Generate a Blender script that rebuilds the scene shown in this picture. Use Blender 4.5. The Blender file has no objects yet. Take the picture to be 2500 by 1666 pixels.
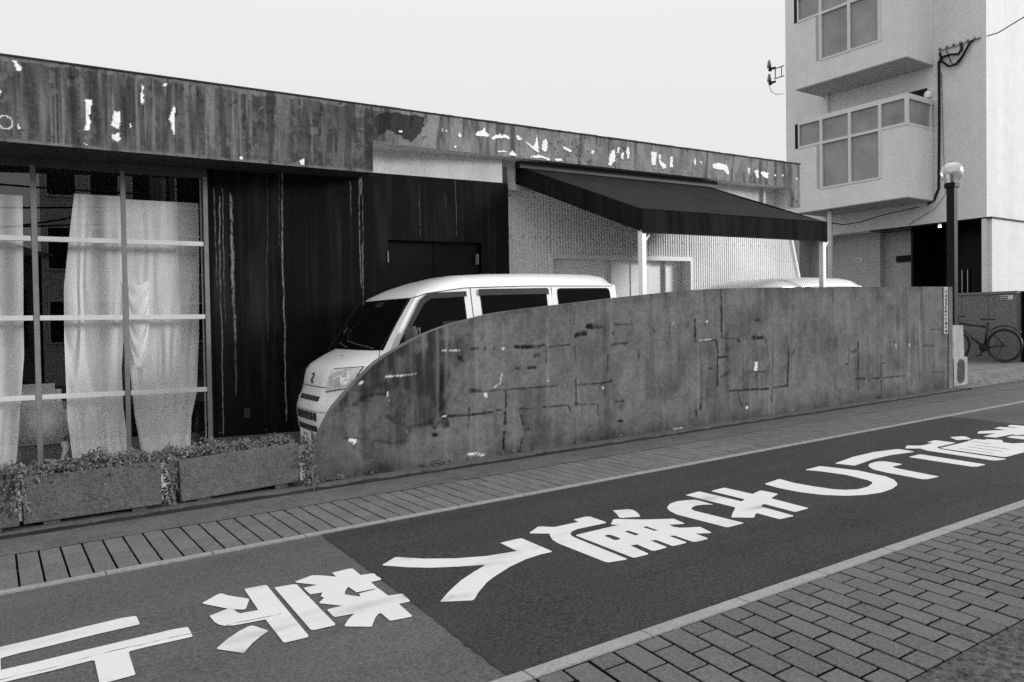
import bpy, bmesh, math, random
import numpy as np
from mathutils import Vector, Matrix
from mathutils.geometry import tessellate_polygon
random.seed(7); RNG = np.random.default_rng(11)
sc = bpy.context.scene
COL = sc.collection
R = math.radians

# ------------------------------------------------------------------ camera
cd = bpy.data.cameras.new('camera'); cam = bpy.data.objects.new('camera', cd); COL.objects.link(cam)
cd.sensor_width = 36; cd.lens = 27.206; cd.clip_end = 500; cd.clip_start = 0.05
_right = Vector((0.82897878, -0.55906536, -0.01549501)); _down = Vector((-0.02408756, -0.00800991, -0.99967776)); _fwd = Vector((0.5587611, 0.82908489, -0.02010656))
cam.matrix_world = Matrix(((_right.x, -_down.x, -_fwd.x, 0), (_right.y, -_down.y, -_fwd.y, 0), (_right.z, -_down.z, -_fwd.z, 1.38), (0, 0, 0, 1)))
sc.camera = cam
# ------------------------------------------------------------------ sky, sun, exposure
SUN_EL, SUN_AZ = 15, 128          # azimuth from +Y, clockwise
wd = bpy.data.worlds.new('World'); sc.world = wd; wd.use_nodes = True
wn = wd.node_tree; wn.nodes.clear()
sky = wn.nodes.new('ShaderNodeTexSky'); sky.sky_type = 'NISHITA'; sky.sun_disc = False
sky.sun_elevation = R(SUN_EL); sky.sun_rotation = R(SUN_AZ); sky.air_density = 1.0; sky.dust_density = 6.0; sky.ozone_density = 1.0
bw = wn.nodes.new('ShaderNodeRGBToBW'); cloud = wn.nodes.new('ShaderNodeMix'); cloud.data_type = 'FLOAT'
cloud.inputs[0].default_value = 0.88                                        # overcast layer over the clear sky, a little brighter towards the zenith
tcw = wn.nodes.new('ShaderNodeTexCoord'); sxw = wn.nodes.new('ShaderNodeSeparateXYZ'); wn.links.new(tcw.outputs['Generated'], sxw.inputs[0])
pwz = wn.nodes.new('ShaderNodeMath'); pwz.operation = 'POWER'; mxz = wn.nodes.new('ShaderNodeMath'); mxz.operation = 'MAXIMUM'; wn.links.new(sxw.outputs[2], mxz.inputs[0]); mxz.inputs[1].default_value = 0; wn.links.new(mxz.outputs[0], pwz.inputs[0]); pwz.inputs[1].default_value = 3.0
maz = wn.nodes.new('ShaderNodeMath'); maz.operation = 'MULTIPLY_ADD'; maz.inputs[1].default_value = 9.0; maz.inputs[2].default_value = 6.5; wn.links.new(pwz.outputs[0], maz.inputs[0]); wn.links.new(maz.outputs[0], cloud.inputs[3])
bg = wn.nodes.new('ShaderNodeBackground'); bg.inputs[1].default_value = 0.1
wo = wn.nodes.new('ShaderNodeOutputWorld')
wn.links.new(sky.outputs[0], bw.inputs[0]); wn.links.new(bw.outputs[0], cloud.inputs[2]); wn.links.new(cloud.outputs[0], bg.inputs[0]); wn.links.new(bg.outputs[0], wo.inputs[0])
sl = bpy.data.lights.new('sun', 'SUN'); sl.energy = 1.75; sl.angle = R(12); sl.color = (1, 1, 1)
so = bpy.data.objects.new('sun', sl); COL.objects.link(so)
so.rotation_euler = Vector((math.sin(R(SUN_AZ))*math.cos(R(SUN_EL)), math.cos(R(SUN_AZ))*math.cos(R(SUN_EL)), math.sin(R(SUN_EL)))).to_track_quat('Z', 'Y').to_euler()
sc.view_settings.view_transform = 'Standard'; sc.view_settings.look = 'None'; sc.view_settings.exposure = 0.45; sc.view_settings.gamma = 1.0
sc.view_settings.use_curve_mapping = False
sc.cycles.use_denoising = False      # keep the fine surface grain

# ------------------------------------------------------------------ helpers
SL = 0.01819                       # the street climbs gently to the right
def Z(x, z=0.0): return z + SL*x
def put(o, label=None, cat=None, group=None, kind=None):
    if label: o['label'] = label
    if cat: o['category'] = cat
    if group: o['group'] = group
    if kind: o['kind'] = kind
    return o
def thing(name, loc, label, cat, group=None, rot=(0,0,0)):
    o = bpy.data.objects.new(name, None); COL.objects.link(o); o.location = loc; o.rotation_euler = rot
    o.empty_display_size = 0.1
    return put(o, label, cat, group)
def link(name, me, parent=None, loc=(0,0,0), rot=(0,0,0)):
    o = bpy.data.objects.new(name, me); COL.objects.link(o); o.parent = parent; o.location = loc; o.rotation_euler = rot
    return o
class MB:
    """collects vertices and faces; build() links them as ONE mesh object"""
    def __init__(s): s.v = []; s.f = []
    def add(s, vs, fs):
        n = len(s.v); s.v += [tuple(map(float, p)) for p in vs]; s.f += [tuple(i+n for i in f) for f in fs]; return s
    def box(s, x0, x1, y0, y1, z0, z1, slope=False):
        a = [(x, y, z + (SL*x if slope else 0)) for z in (z0, z1) for y in (y0, y1) for x in (x0, x1)]
        return s.add(a, [(0,2,3,1), (4,5,7,6), (0,1,5,4), (2,6,7,3), (0,4,6,2), (1,3,7,5)])
    def obox(s, c, ux, uy, uz, hx, hy, hz):
        c, ux, uy, uz = map(Vector, (c, ux, uy, uz)); a = []
        for k in (-1, 1):
            for j in (-1, 1):
                for i in (-1, 1): a.append(c + ux*hx*i + uy*hy*j + uz*hz*k)
        return s.add(a, [(0,2,3,1), (4,5,7,6), (0,1,5,4), (2,6,7,3), (0,4,6,2), (1,3,7,5)])
    def bar(s, a, b, w, d=None, up=(0,0,1)):
        a, b = Vector(a), Vector(b); t = (b-a).normalized(); u = t.cross(Vector(up))
        if u.length < 1e-4: u = t.cross(Vector((0,1,0)))
        u.normalize(); v = u.cross(t); return s.obox((a+b)/2, t, u, v, (b-a).length/2, w/2, (d or w)/2)
    def tube(s, pts, r, n=8, cap=True):
        pts = [Vector(p) for p in pts]; rs = r if isinstance(r, (list, tuple)) else [r]*len(pts); base = len(s.v)
        pu = None
        for i, p in enumerate(pts):
            t = (pts[min(i+1, len(pts)-1)] - pts[max(i-1, 0)]).normalized()
            if pu is None:
                u = t.cross(Vector((0,0,1)));
                if u.length < 1e-3: u = t.cross(Vector((0,1,0)))
            else: u = pu - t*pu.dot(t)
            u.normalize(); pu = u; w = t.cross(u)
            for k in range(n):
                a = 2*math.pi*k/n; q = p + (u*math.cos(a) + w*math.sin(a))*rs[i]; s.v.append(tuple(q))
        for i in range(len(pts)-1):
            for k in range(n):
                a = base+i*n+k; b = base+i*n+(k+1) % n; s.f.append((a, b, b+n, a+n))
        if cap:
            s.f.append(tuple(base+k for k in range(n))[::-1]); s.f.append(tuple(base+(len(pts)-1)*n+k for k in range(n)))
        return s
    def lathe(s, prof, c=(0,0,0), n=24):
        base = len(s.v)
        for r, z in prof:
            for k in range(n):
                a = 2*math.pi*k/n; s.v.append((c[0]+r*math.cos(a), c[1]+r*math.sin(a), c[2]+z))
        for i in range(len(prof)-1):
            for k in range(n):
                a = base+i*n+k; b = base+i*n+(k+1) % n; s.f.append((a, b, b+n, a+n))
        return s
    def poly(s, outer, holes=(), fn=None):
        loops = [[Vector((p[0], p[1], 0)) for p in l] for l in (outer, *holes)]
        flat = [p for l in loops for p in l]; tri = tessellate_polygon(loops)
        return s.add([fn(p.x, p.y) for p in flat], tri)
    def prism(s, outer, fa, fb):
        """closed slab between two mappings of the same outline"""
        n = len(outer); s.poly(outer, (), fa); s.poly(outer, (), fb); m = len(s.v)
        a = [fa(*p) for p in outer]; b = [fb(*p) for p in outer]
        return s.add(a+b, [(i, (i+1) % n, (i+1) % n+n, i+n) for i in range(n)])
    def build(s, name, mat, parent=None, smooth=False, bevel=0, loc=None, off=(0,0,0), fix=True):
        me = bpy.data.meshes.new(name)
        o3 = off if loc is None else loc
        me.from_pydata([(p[0]-o3[0], p[1]-o3[1], p[2]-o3[2]) for p in s.v], [], s.f)
        if fix or bevel:
            bm = bmesh.new(); bm.from_mesh(me)
            if bevel:
                bmesh.ops.bevel(bm, geom=[e for e in bm.edges if len(e.link_faces) == 2 and e.calc_face_angle(0) > 0.5], offset=bevel, segments=2, affect='EDGES', clamp_overlap=True)
            if fix: bmesh.ops.recalc_face_normals(bm, faces=bm.faces)
            bm.to_mesh(me); bm.free()
        if smooth: me.polygons.foreach_set('use_smooth', [True]*len(me.polygons))
        me.materials.append(mat); me.update()
        return link(name, me, parent, loc or (0,0,0))
def child_copy(src, parent, loc, rot=(0,0,0), name=None):
    o = bpy.data.objects.new(name or src.name.split('.')[0], src.data); COL.objects.link(o); o.parent = parent; o.location = loc; o.rotation_euler = rot; return o
def copy_tree(o, parent=None):
    c = o.copy(); COL.objects.link(c); c.parent = parent
    for ch in list(o.children): copy_tree(ch, c)
    return c
# ---- 2-D value noise and painting of wear masks (numpy)
_T = RNG.random((256, 256))
def vn(x, y, seed=0):
    x = np.asarray(x, float)+seed*17.3; y = np.asarray(y, float)+seed*9.1
    xi = np.floor(x).astype(int); yi = np.floor(y).astype(int); fx = x-xi; fy = y-yi
    fx = fx*fx*(3-2*fx); fy = fy*fy*(3-2*fy)
    t = lambda a, b: _T[a % 256, b % 256]
    return (t(xi, yi)*(1-fx)+t(xi+1, yi)*fx)*(1-fy) + (t(xi, yi+1)*(1-fx)+t(xi+1, yi+1)*fx)*fy
def fbm(x, y, seed=0, o=4):
    s = 0; a = .5
    for k in range(o): s = s+a*vn(x*2**k, y*2**k, seed+k); a *= .5
    return s/(1-.5**o)
def paint_strokes(u, z, strokes, rag=.5, seed=1, freq=40):
    m = np.zeros_like(u); nz = fbm(u*freq, z*freq, seed, 3)-.5; nw = fbm(u*freq*.4, z*freq*.4, seed+5, 2)-.5
    for pts, w, v in strokes:
        d = np.full_like(u, 9.0); xs = [p[0] for p in pts]; zs = [p[1] for p in pts]; mg = w+.05
        ii = np.nonzero((u > min(xs)-mg) & (u < max(xs)+mg) & (z > min(zs)-mg) & (z < max(zs)+mg))[0]
        if not len(ii): continue
        uu, zz = u[ii], z[ii]; dd = np.full(len(ii), 9.0)
        for a, b in zip(pts[:-1], pts[1:]):
            ax, az = a; bx, bz = b; L = (bx-ax)**2+(bz-az)**2+1e-9
            t = np.clip(((uu-ax)*(bx-ax)+(zz-az)*(bz-az))/L, 0, 1); dd = np.minimum(dd, np.hypot(uu-ax-t*(bx-ax), zz-az-t*(bz-az)))
        h = w*.5*(1+1.6*rag*nw[ii])+w*rag*nz[ii]
        m[ii] = np.maximum(m[ii], v*np.clip((h-dd)/(w*.25+.002)+.5, 0, 1))
    return m
def in_poly(u, z, poly):
    c = np.zeros(u.shape, bool); n = len(poly)
    for i in range(n):
        x1, y1 = poly[i]; x2, y2 = poly[(i+1) % n]
        if y1 == y2: continue
        k = ((y1 > z) != (y2 > z)) & (u < (x2-x1)*(z-y1)/(y2-y1)+x1); c ^= k
    return c
def paint_polys(u, z, polys, amp=.012, freq=45, seed=3):
    du = (fbm(u*freq, z*freq, seed, 3)-.5)*2*amp; dz = (fbm(u*freq, z*freq, seed+7, 3)-.5)*2*amp; m = np.zeros(u.shape)
    for p in polys: m[in_poly(u+du, z+dz, p)] = 1
    return m
def grid_mesh(name, nu, nv, P, attrs, mat, parent=None, keep=None, loc=None):
    """P: (nu*nv, 3) array, index i*nv+j"""
    P = np.asarray(P, float); l = loc or (0,0,0); P = P-np.array(l)
    i, j = np.meshgrid(np.arange(nu-1), np.arange(nv-1), indexing='ij'); a = (i*nv+j).ravel()
    q = np.stack([a, a+nv, a+nv+1, a+1], 1)
    if keep is not None: q = q[keep[q].all(1)]
    me = bpy.data.meshes.new(name); me.vertices.add(len(P)); me.vertices.foreach_set('co', P.ravel())
    me.loops.add(q.size); me.loops.foreach_set('vertex_index', q.ravel()); me.polygons.add(len(q))
    me.polygons.foreach_set('loop_start', np.arange(0, q.size, 4)); me.polygons.foreach_set('loop_total', np.full(len(q), 4)); me.update(calc_edges=True)
    for k, v in attrs.items():
        at = me.attributes.new(k, 'FLOAT', 'POINT'); at.data.foreach_set('value', np.asarray(v, np.float32))
    me.materials.append(mat); me.validate(); me.update()
    return link(name, me, parent, l)

# ------------------------------------------------------------------ materials (all neutral: the picture is black and white)
MATS = {}
def M(name, c, rough=.8, var=.2, scale=4, fine=.15, fscale=140, streak=0, sscale=7, bump=.15, bscale=90, bdist=.004, spec=.12, metal=0, layers=(), rnd=0, lane=0, coat=0, abump=None):
    m = bpy.data.materials.new(name); m.use_nodes = True; nt = m.node_tree; N = nt.nodes; K = nt.links
    b = N['Principled BSDF']; b.inputs['Roughness'].default_value = rough; b.inputs['Metallic'].default_value = metal; b.inputs['Specular IOR Level'].default_value = spec
    if coat: b.inputs['Coat Weight'].default_value = coat; b.inputs['Coat Roughness'].default_value = .05
    g = N.new('ShaderNodeNewGeometry')
    def noise(sc_, det=3, vec=None, rgh=.6):
        t = N.new('ShaderNodeTexNoise'); t.inputs['Scale'].default_value = sc_; t.inputs['Detail'].default_value = det; t.inputs['Roughness'].default_value = rgh
        K.new(vec or g.outputs['Position'], t.inputs['Vector']); return t.outputs[0]
    def ma(op, a, b_, clamp=False):
        n = N.new('ShaderNodeMath'); n.operation = op; n.use_clamp = clamp
        for s_, q in ((0, a), (1, b_)):
            if isinstance(q, (int, float)): n.inputs[s_].default_value = q
            else: K.new(q, n.inputs[s_])
        return n.outputs[0]
    tot = None
    def acc(src, amt):
        nonlocal tot
        t = ma('MULTIPLY', ma('SUBTRACT', src, .5), 2*amt); tot = t if tot is None else ma('ADD', tot, t)
    if var: acc(noise(scale, 5), var*1.6)
    if fine: acc(noise(fscale*.38, 4, None, .85), fine*1.7)
    if streak:
        mp = N.new('ShaderNodeMapping'); mp.inputs['Scale'].default_value = (sscale, sscale, sscale*.07); K.new(g.outputs['Position'], mp.inputs[0]); acc(noise(1, 5, mp.outputs[0]), streak*1.7)
    if lane:
        mp2 = N.new('ShaderNodeMapping'); mp2.inputs['Scale'].default_value = (.35, 2.6, 1); K.new(g.outputs['Position'], mp2.inputs[0]); acc(noise(1, 5, mp2.outputs[0]), lane)
    if rnd:
        oi = N.new('ShaderNodeObjectInfo'); acc(oi.outputs['Random'], rnd)
    val = ma('MULTIPLY', ma('ADD', tot, 1.0), c) if tot is not None else None
    for an, col in layers:
        at = N.new('ShaderNodeAttribute'); at.attribute_name = an; mx = N.new('ShaderNodeMix'); mx.data_type = 'FLOAT'
        K.new(at.outputs['Fac'], mx.inputs[0])
        if val is None: mx.inputs[2].default_value = c
        else: K.new(val, mx.inputs[2])
        lv = ma('MULTIPLY', ma('ADD', ma('MULTIPLY', noise(60, 3), .5), .75), col); K.new(lv, mx.inputs[3]); val = mx.outputs[0]
    if val is None: b.inputs['Base Color'].default_value = (c, c, c, 1)
    else:
        v2 = ma('MAXIMUM', val, .002); cb = N.new('ShaderNodeCombineColor'); [K.new(v2, cb.inputs[i]) for i in range(3)]; K.new(cb.outputs[0], b.inputs['Base Color'])
    if bump:
        bp = N.new('ShaderNodeBump'); bp.inputs['Strength'].default_value = bump; bp.inputs['Distance'].default_value = bdist
        h = noise(bscale, 4)
        if abump:
            at = N.new('ShaderNodeAttribute'); at.attribute_name = abump[0]; h = ma('ADD', h, ma('MULTIPLY', at.outputs['Fac'], abump[1]))
        K.new(h, bp.inputs['Height']); K.new(bp.outputs[0], b.inputs['Normal'])
    MATS[name] = m; return m
def tile_mat(name, c1, c2, mortar, bw_=.098, rh=.047, ms=.006, bump=.6, streak=.07):
    m = M(name, c1, rough=.6, var=.08, fine=.12, fscale=60, streak=streak, sscale=2, bump=0); nt = m.node_tree; N = nt.nodes; K = nt.links; b = N['Principled BSDF']
    g = N.new('ShaderNodeNewGeometry'); sx = N.new('ShaderNodeSeparateXYZ'); K.new(g.outputs['Position'], sx.inputs[0])
    ad = N.new('ShaderNodeMath'); ad.operation = 'ADD'; K.new(sx.outputs[0], ad.inputs[0]); K.new(sx.outputs[1], ad.inputs[1])
    cx = N.new('ShaderNodeCombineXYZ'); K.new(ad.outputs[0], cx.inputs[0]); K.new(sx.outputs[2], cx.inputs[1])
    br = N.new('ShaderNodeTexBrick'); br.inputs['Scale'].default_value = 1; br.inputs['Brick Width'].default_value = bw_; br.inputs['Row Height'].default_value = rh; br.inputs['Mortar Size'].default_value = ms; br.inputs['Mortar Smooth'].default_value = .2
    br.inputs['Color1'].default_value = (1,1,1,1); br.inputs['Color2'].default_value = (c2/c1,)*3+(1,); br.inputs['Mortar'].default_value = (mortar/c1,)*3+(1,)
    K.new(cx.outputs[0], br.inputs['Vector'])
    src = b.inputs['Base Color'].links[0].from_socket; mx = N.new('ShaderNodeMix'); mx.data_type = 'RGBA'; mx.blend_type = 'MULTIPLY'; mx.inputs[0].default_value = 1
    K.new(src, mx.inputs[6]); K.new(br.outputs['Color'], mx.inputs[7]); K.new(mx.outputs[2], b.inputs['Base Color'])
    bp = N.new('ShaderNodeBump'); bp.inputs['Strength'].default_value = bump; bp.inputs['Distance'].default_value = .004; bp.invert = True; K.new(br.outputs['Fac'], bp.inputs['Height']); K.new(bp.outputs[0], b.inputs['Normal'])
    return m
def glass_mat(name, tint=.99, rough=.0, ior=1.5, boost=0.12):
    m = bpy.data.materials.new(name); m.use_nodes = True; nt = m.node_tree; N = nt.nodes; N.clear(); K = nt.links
    t = N.new('ShaderNodeBsdfTransparent'); t.inputs[0].default_value = (tint,)*3+(1,); g = N.new('ShaderNodeBsdfGlossy'); g.inputs['Roughness'].default_value = rough
    f = N.new('ShaderNodeLayerWeight'); f.inputs[0].default_value = .5; pw = N.new('ShaderNodeMath'); pw.operation = 'POWER'; pw.inputs[1].default_value = 4; K.new(f.outputs['Facing'], pw.inputs[0]); a = N.new('ShaderNodeMath'); a.operation = 'MULTIPLY_ADD'; a.inputs[1].default_value = .9; a.inputs[2].default_value = boost; K.new(pw.outputs[0], a.inputs[0])
    x = N.new('ShaderNodeMixShader'); o = N.new('ShaderNodeOutputMaterial'); K.new(a.outputs[0], x.inputs[0]); K.new(t.outputs[0], x.inputs[1]); K.new(g.outputs[0], x.inputs[2]); K.new(x.outputs[0], o.inputs[0])
    return m
def emit_mat(name, v):
    m = M(name, .8, bump=0, var=0, fine=0); b = m.node_tree.nodes['Principled BSDF']; b.inputs['Emission Color'].default_value = (1,1,1,1); b.inputs['Emission Strength'].default_value = v; return m
def cloth_mat(name, c=.7, trans=.35):
    m = M(name, c, rough=.9, var=.05, scale=8, fine=.08, fscale=250, bump=.1, bscale=300, spec=.1); nt = m.node_tree; N = nt.nodes; K = nt.links
    b = N['Principled BSDF']; t = N.new('ShaderNodeBsdfTranslucent'); t.inputs[0].default_value = (c, c, c, 1); x = N.new('ShaderNodeMixShader'); x.inputs[0].default_value = trans
    o = N['Material Output']; K.new(b.outputs[0], x.inputs[1]); K.new(t.outputs[0], x.inputs[2]); K.new(x.outputs[0], o.inputs[0]); return m
m_asph_new = M('asphalt_new', 0.04, rough=.75, var=.12, scale=1.2, fine=1.3, fscale=170, bump=.6, bscale=130, spec=.1, lane=.35)
m_asph_old = M('asphalt_old', 0.088, rough=.85, var=.14, scale=1.0, fine=0.9, fscale=170, bump=.5, bscale=130, spec=.1, lane=.3)
m_asph_rough = M('asphalt_coarse', 0.075, rough=.9, var=.2, scale=3, fine=1.5, fscale=75, bump=1, bscale=70, bdist=.008)
m_lot = M('lot_concrete', 0.5, var=.2, fine=.3)
m_ground = M('lot_ground', .12, var=.2, fine=.25)
m_paint = M('road_paint', 0.6, rough=.6, var=.05, scale=2.5, fine=.07, fscale=150, bump=.3, bscale=150, layers=(('scuff', .30),))
m_kerb = M('kerb_concrete', 0.26, var=.12, scale=5, fine=0.45, fscale=170, bump=.3)
m_kerb_far = M('kerb_concrete_far', 0.25, var=.12, scale=5, fine=0.45, fscale=110, bump=.3)
m_bed = M('joint_sand', .003, var=.2, fine=.3, bump=0, spec=0)
m_brick = M('paver', 0.112, rough=.85, var=.10, scale=7, fine=0.7, fscale=190, bump=.5, bscale=160, rnd=.10)
m_brick_far = M('paver_far', 0.13, rough=.85, var=.10, scale=5, fine=0.6, fscale=130, bump=.4, bscale=140, rnd=.10)
m_strip = M('gutter_concrete', 0.1, var=.3, scale=3.5, fine=0.7, fscale=100, bump=.5, bscale=60)
m_wall = M('stained_concrete', 0.138, rough=.85, var=.36, scale=3.4, fine=0.6, fscale=85, streak=.20, sscale=4, bump=.45, bscale=45, layers=(('stain', .017), ('dark', .006), ('pale', .75)), abump=('dark', -1.5))
m_fascia = M('weathered_render', 0.058, rough=.8, var=.28, scale=3.2, fine=0.5, fscale=70, streak=.55, sscale=7, bump=.9, bscale=28, bdist=.012, layers=(('mid', .25), ('dark', .02), ('pale', .88)), abump=('pale', 1.0))
m_black = M('black_painted_wall', 0.006, rough=.5, var=.3, scale=2.5, fine=0.7, fscale=70, streak=.25, sscale=3, bump=.25, bscale=60, spec=.05, layers=(('pale', .30), ('haze', .03)))
m_beam = M('cream_render', .52, var=.16, scale=3, fine=.22, fscale=70, streak=.12, sscale=4, bump=.3)
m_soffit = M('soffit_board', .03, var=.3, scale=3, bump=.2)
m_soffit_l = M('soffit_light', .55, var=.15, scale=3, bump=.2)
m_corr = M('corrugated_sheet', 0.82, rough=.5, var=.08, scale=1.5, fine=.05, fscale=60, streak=.10, sscale=3, bump=.05, spec=.4)
m_white = M('white_steel', 0.88, rough=.4, var=.05, fine=.05, bump=.05, spec=.35)
m_panel = M('door_sheet', 0.88, rough=.5, var=.05, fine=.06, bump=.05, spec=.35)
m_dark = M('dark_steel', .02, rough=.5, var=.2, bump=.1, spec=.35)
m_mull = M('weathered_mullion', .2, rough=.55, var=.22, scale=9, fine=.15, bump=.15, spec=.35)
m_trans = M('white_transom', .60, rough=.5, var=.12, scale=9, fine=.1, bump=.1, spec=.35)
m_head = M('dark_window_head', .07, rough=.6, var=.25, bump=.2)
m_glass = glass_mat('window_glass')
m_curtain = cloth_mat('sheer_cloth', .93, .25)
m_chair = M('chair_linen', 0.85, rough=.95, var=.05, bump=.2, bscale=200)
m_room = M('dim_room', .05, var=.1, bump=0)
m_bottle = M('black_glaze', .012, rough=.12, var=0, fine=0, bump=0, spec=.6)
m_awn = M('awning_canvas', .020, rough=.9, var=.3, scale=4, fine=.5, fscale=90, streak=0, bump=.3, bscale=200, spec=.08)
m_awn_f = M('awning_valance', .013, rough=.9, var=.2, scale=4, fine=.4, fscale=90, streak=.8, sscale=6, bump=.3, bscale=200, spec=.05)
m_van = M('van_paint', 0.8, rough=.28, var=.03, fine=.03, bump=.02, spec=.5, coat=.6)
m_vglass = M('tinted_glass', 0.004, rough=.05, var=0, fine=0, bump=0, spec=.04)
m_vtrim = M('grey_plastic', .06, rough=.5, var=.1, bump=.1, spec=.35)
m_visor = M('smoke_visor', 0.045, rough=.25, var=.1, bump=0)
m_seam = M('panel_gap', .03, rough=.8, var=0, fine=0, bump=0)
m_lens = M('headlamp_lens', 0.5, rough=.08, var=.35, scale=26, fine=.1, bump=.3, bscale=40, spec=.8, coat=.8)
m_refl = M('headlamp_bowl', 0.85, rough=.2, var=.3, scale=30, fine=0, bump=.2)
m_rubber = M('tyre_rubber', .02, rough=.9, var=.1, bump=.2)
m_tile = tile_mat('pale_wall_tile', .74, .72, .60, bump=.15)
m_tile_g = tile_mat('grey_wall_tile', .50, .44, .28, bump=.3)
m_bsoff = M('bay_soffit', .40, var=.1, bump=.2)
m_aframe = M('aluminium_frame', .62, rough=.4, var=.08, bump=.05, spec=.35)
m_frost = M('frosted_pane', .26, rough=.32, var=.4, scale=1.6, fine=.15, fscale=60, bump=.1, spec=.5)
m_entry = M('entry_dark', .006, rough=.25, var=0, fine=0, bump=0)
m_stone = M('stone_cladding', 0.17, rough=.7, var=.25, scale=20, fine=.6, fscale=60, bump=.2)
m_post = M('pitted_concrete', .33, var=.25, scale=6, fine=.3, fscale=60, streak=.3, sscale=10, bump=.8, bscale=40, bdist=.01)
m_hole = M('exposed_aggregate', .07, var=.5, scale=30, fine=.5, fscale=90, bump=1, bscale=40, bdist=.02)
m_lampblk = M('black_lamp_paint', .012, rough=.4, var=.1, bump=.1)
m_globe = glass_mat('lamp_globe', .85, .2, 1.5, .42)
m_cable = M('black_cable', .015, rough=.6, var=0, fine=0, bump=0)
m_planter = M('rough_planter', 0.115, rough=.9, var=.2, scale=4, fine=0.6, fscale=85, streak=.15, sscale=5, bump=1, bscale=55, bdist=.012)
m_soil_shade = M('soil', .02, var=.4, bump=.6)  # planter soil; also colours the painted contact shadow along the kerb foot
m_leaf = M('ivy_leaf', 0.1, rough=.5, var=.7, scale=25, fine=.2, bump=0, spec=.5)
m_stem = M('ivy_stem', 0.22, var=.3, bump=0)
m_op1 = M('opposite_wall', 0.5, var=.15, scale=1)
m_op2 = M('opposite_dark_wall', 0.12, var=.2, scale=1)
m_bike = M('bike_black', .012, rough=.35, var=0, fine=0, bump=0, spec=.5)
m_chrome = M('bike_metal', .5, rough=.25, var=0, fine=0, bump=0, metal=1)
m_sign = M('plate_white', .62, rough=.5, var=.05, bump=0)
m_label = M('faded_label', .34, rough=.6, var=.3, scale=20, bump=0)
m_ink = M('plate_ink', .03, rough=.6, var=0, fine=0, bump=0)
m_lit = emit_mat('lit_bulb', 6.0)

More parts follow.
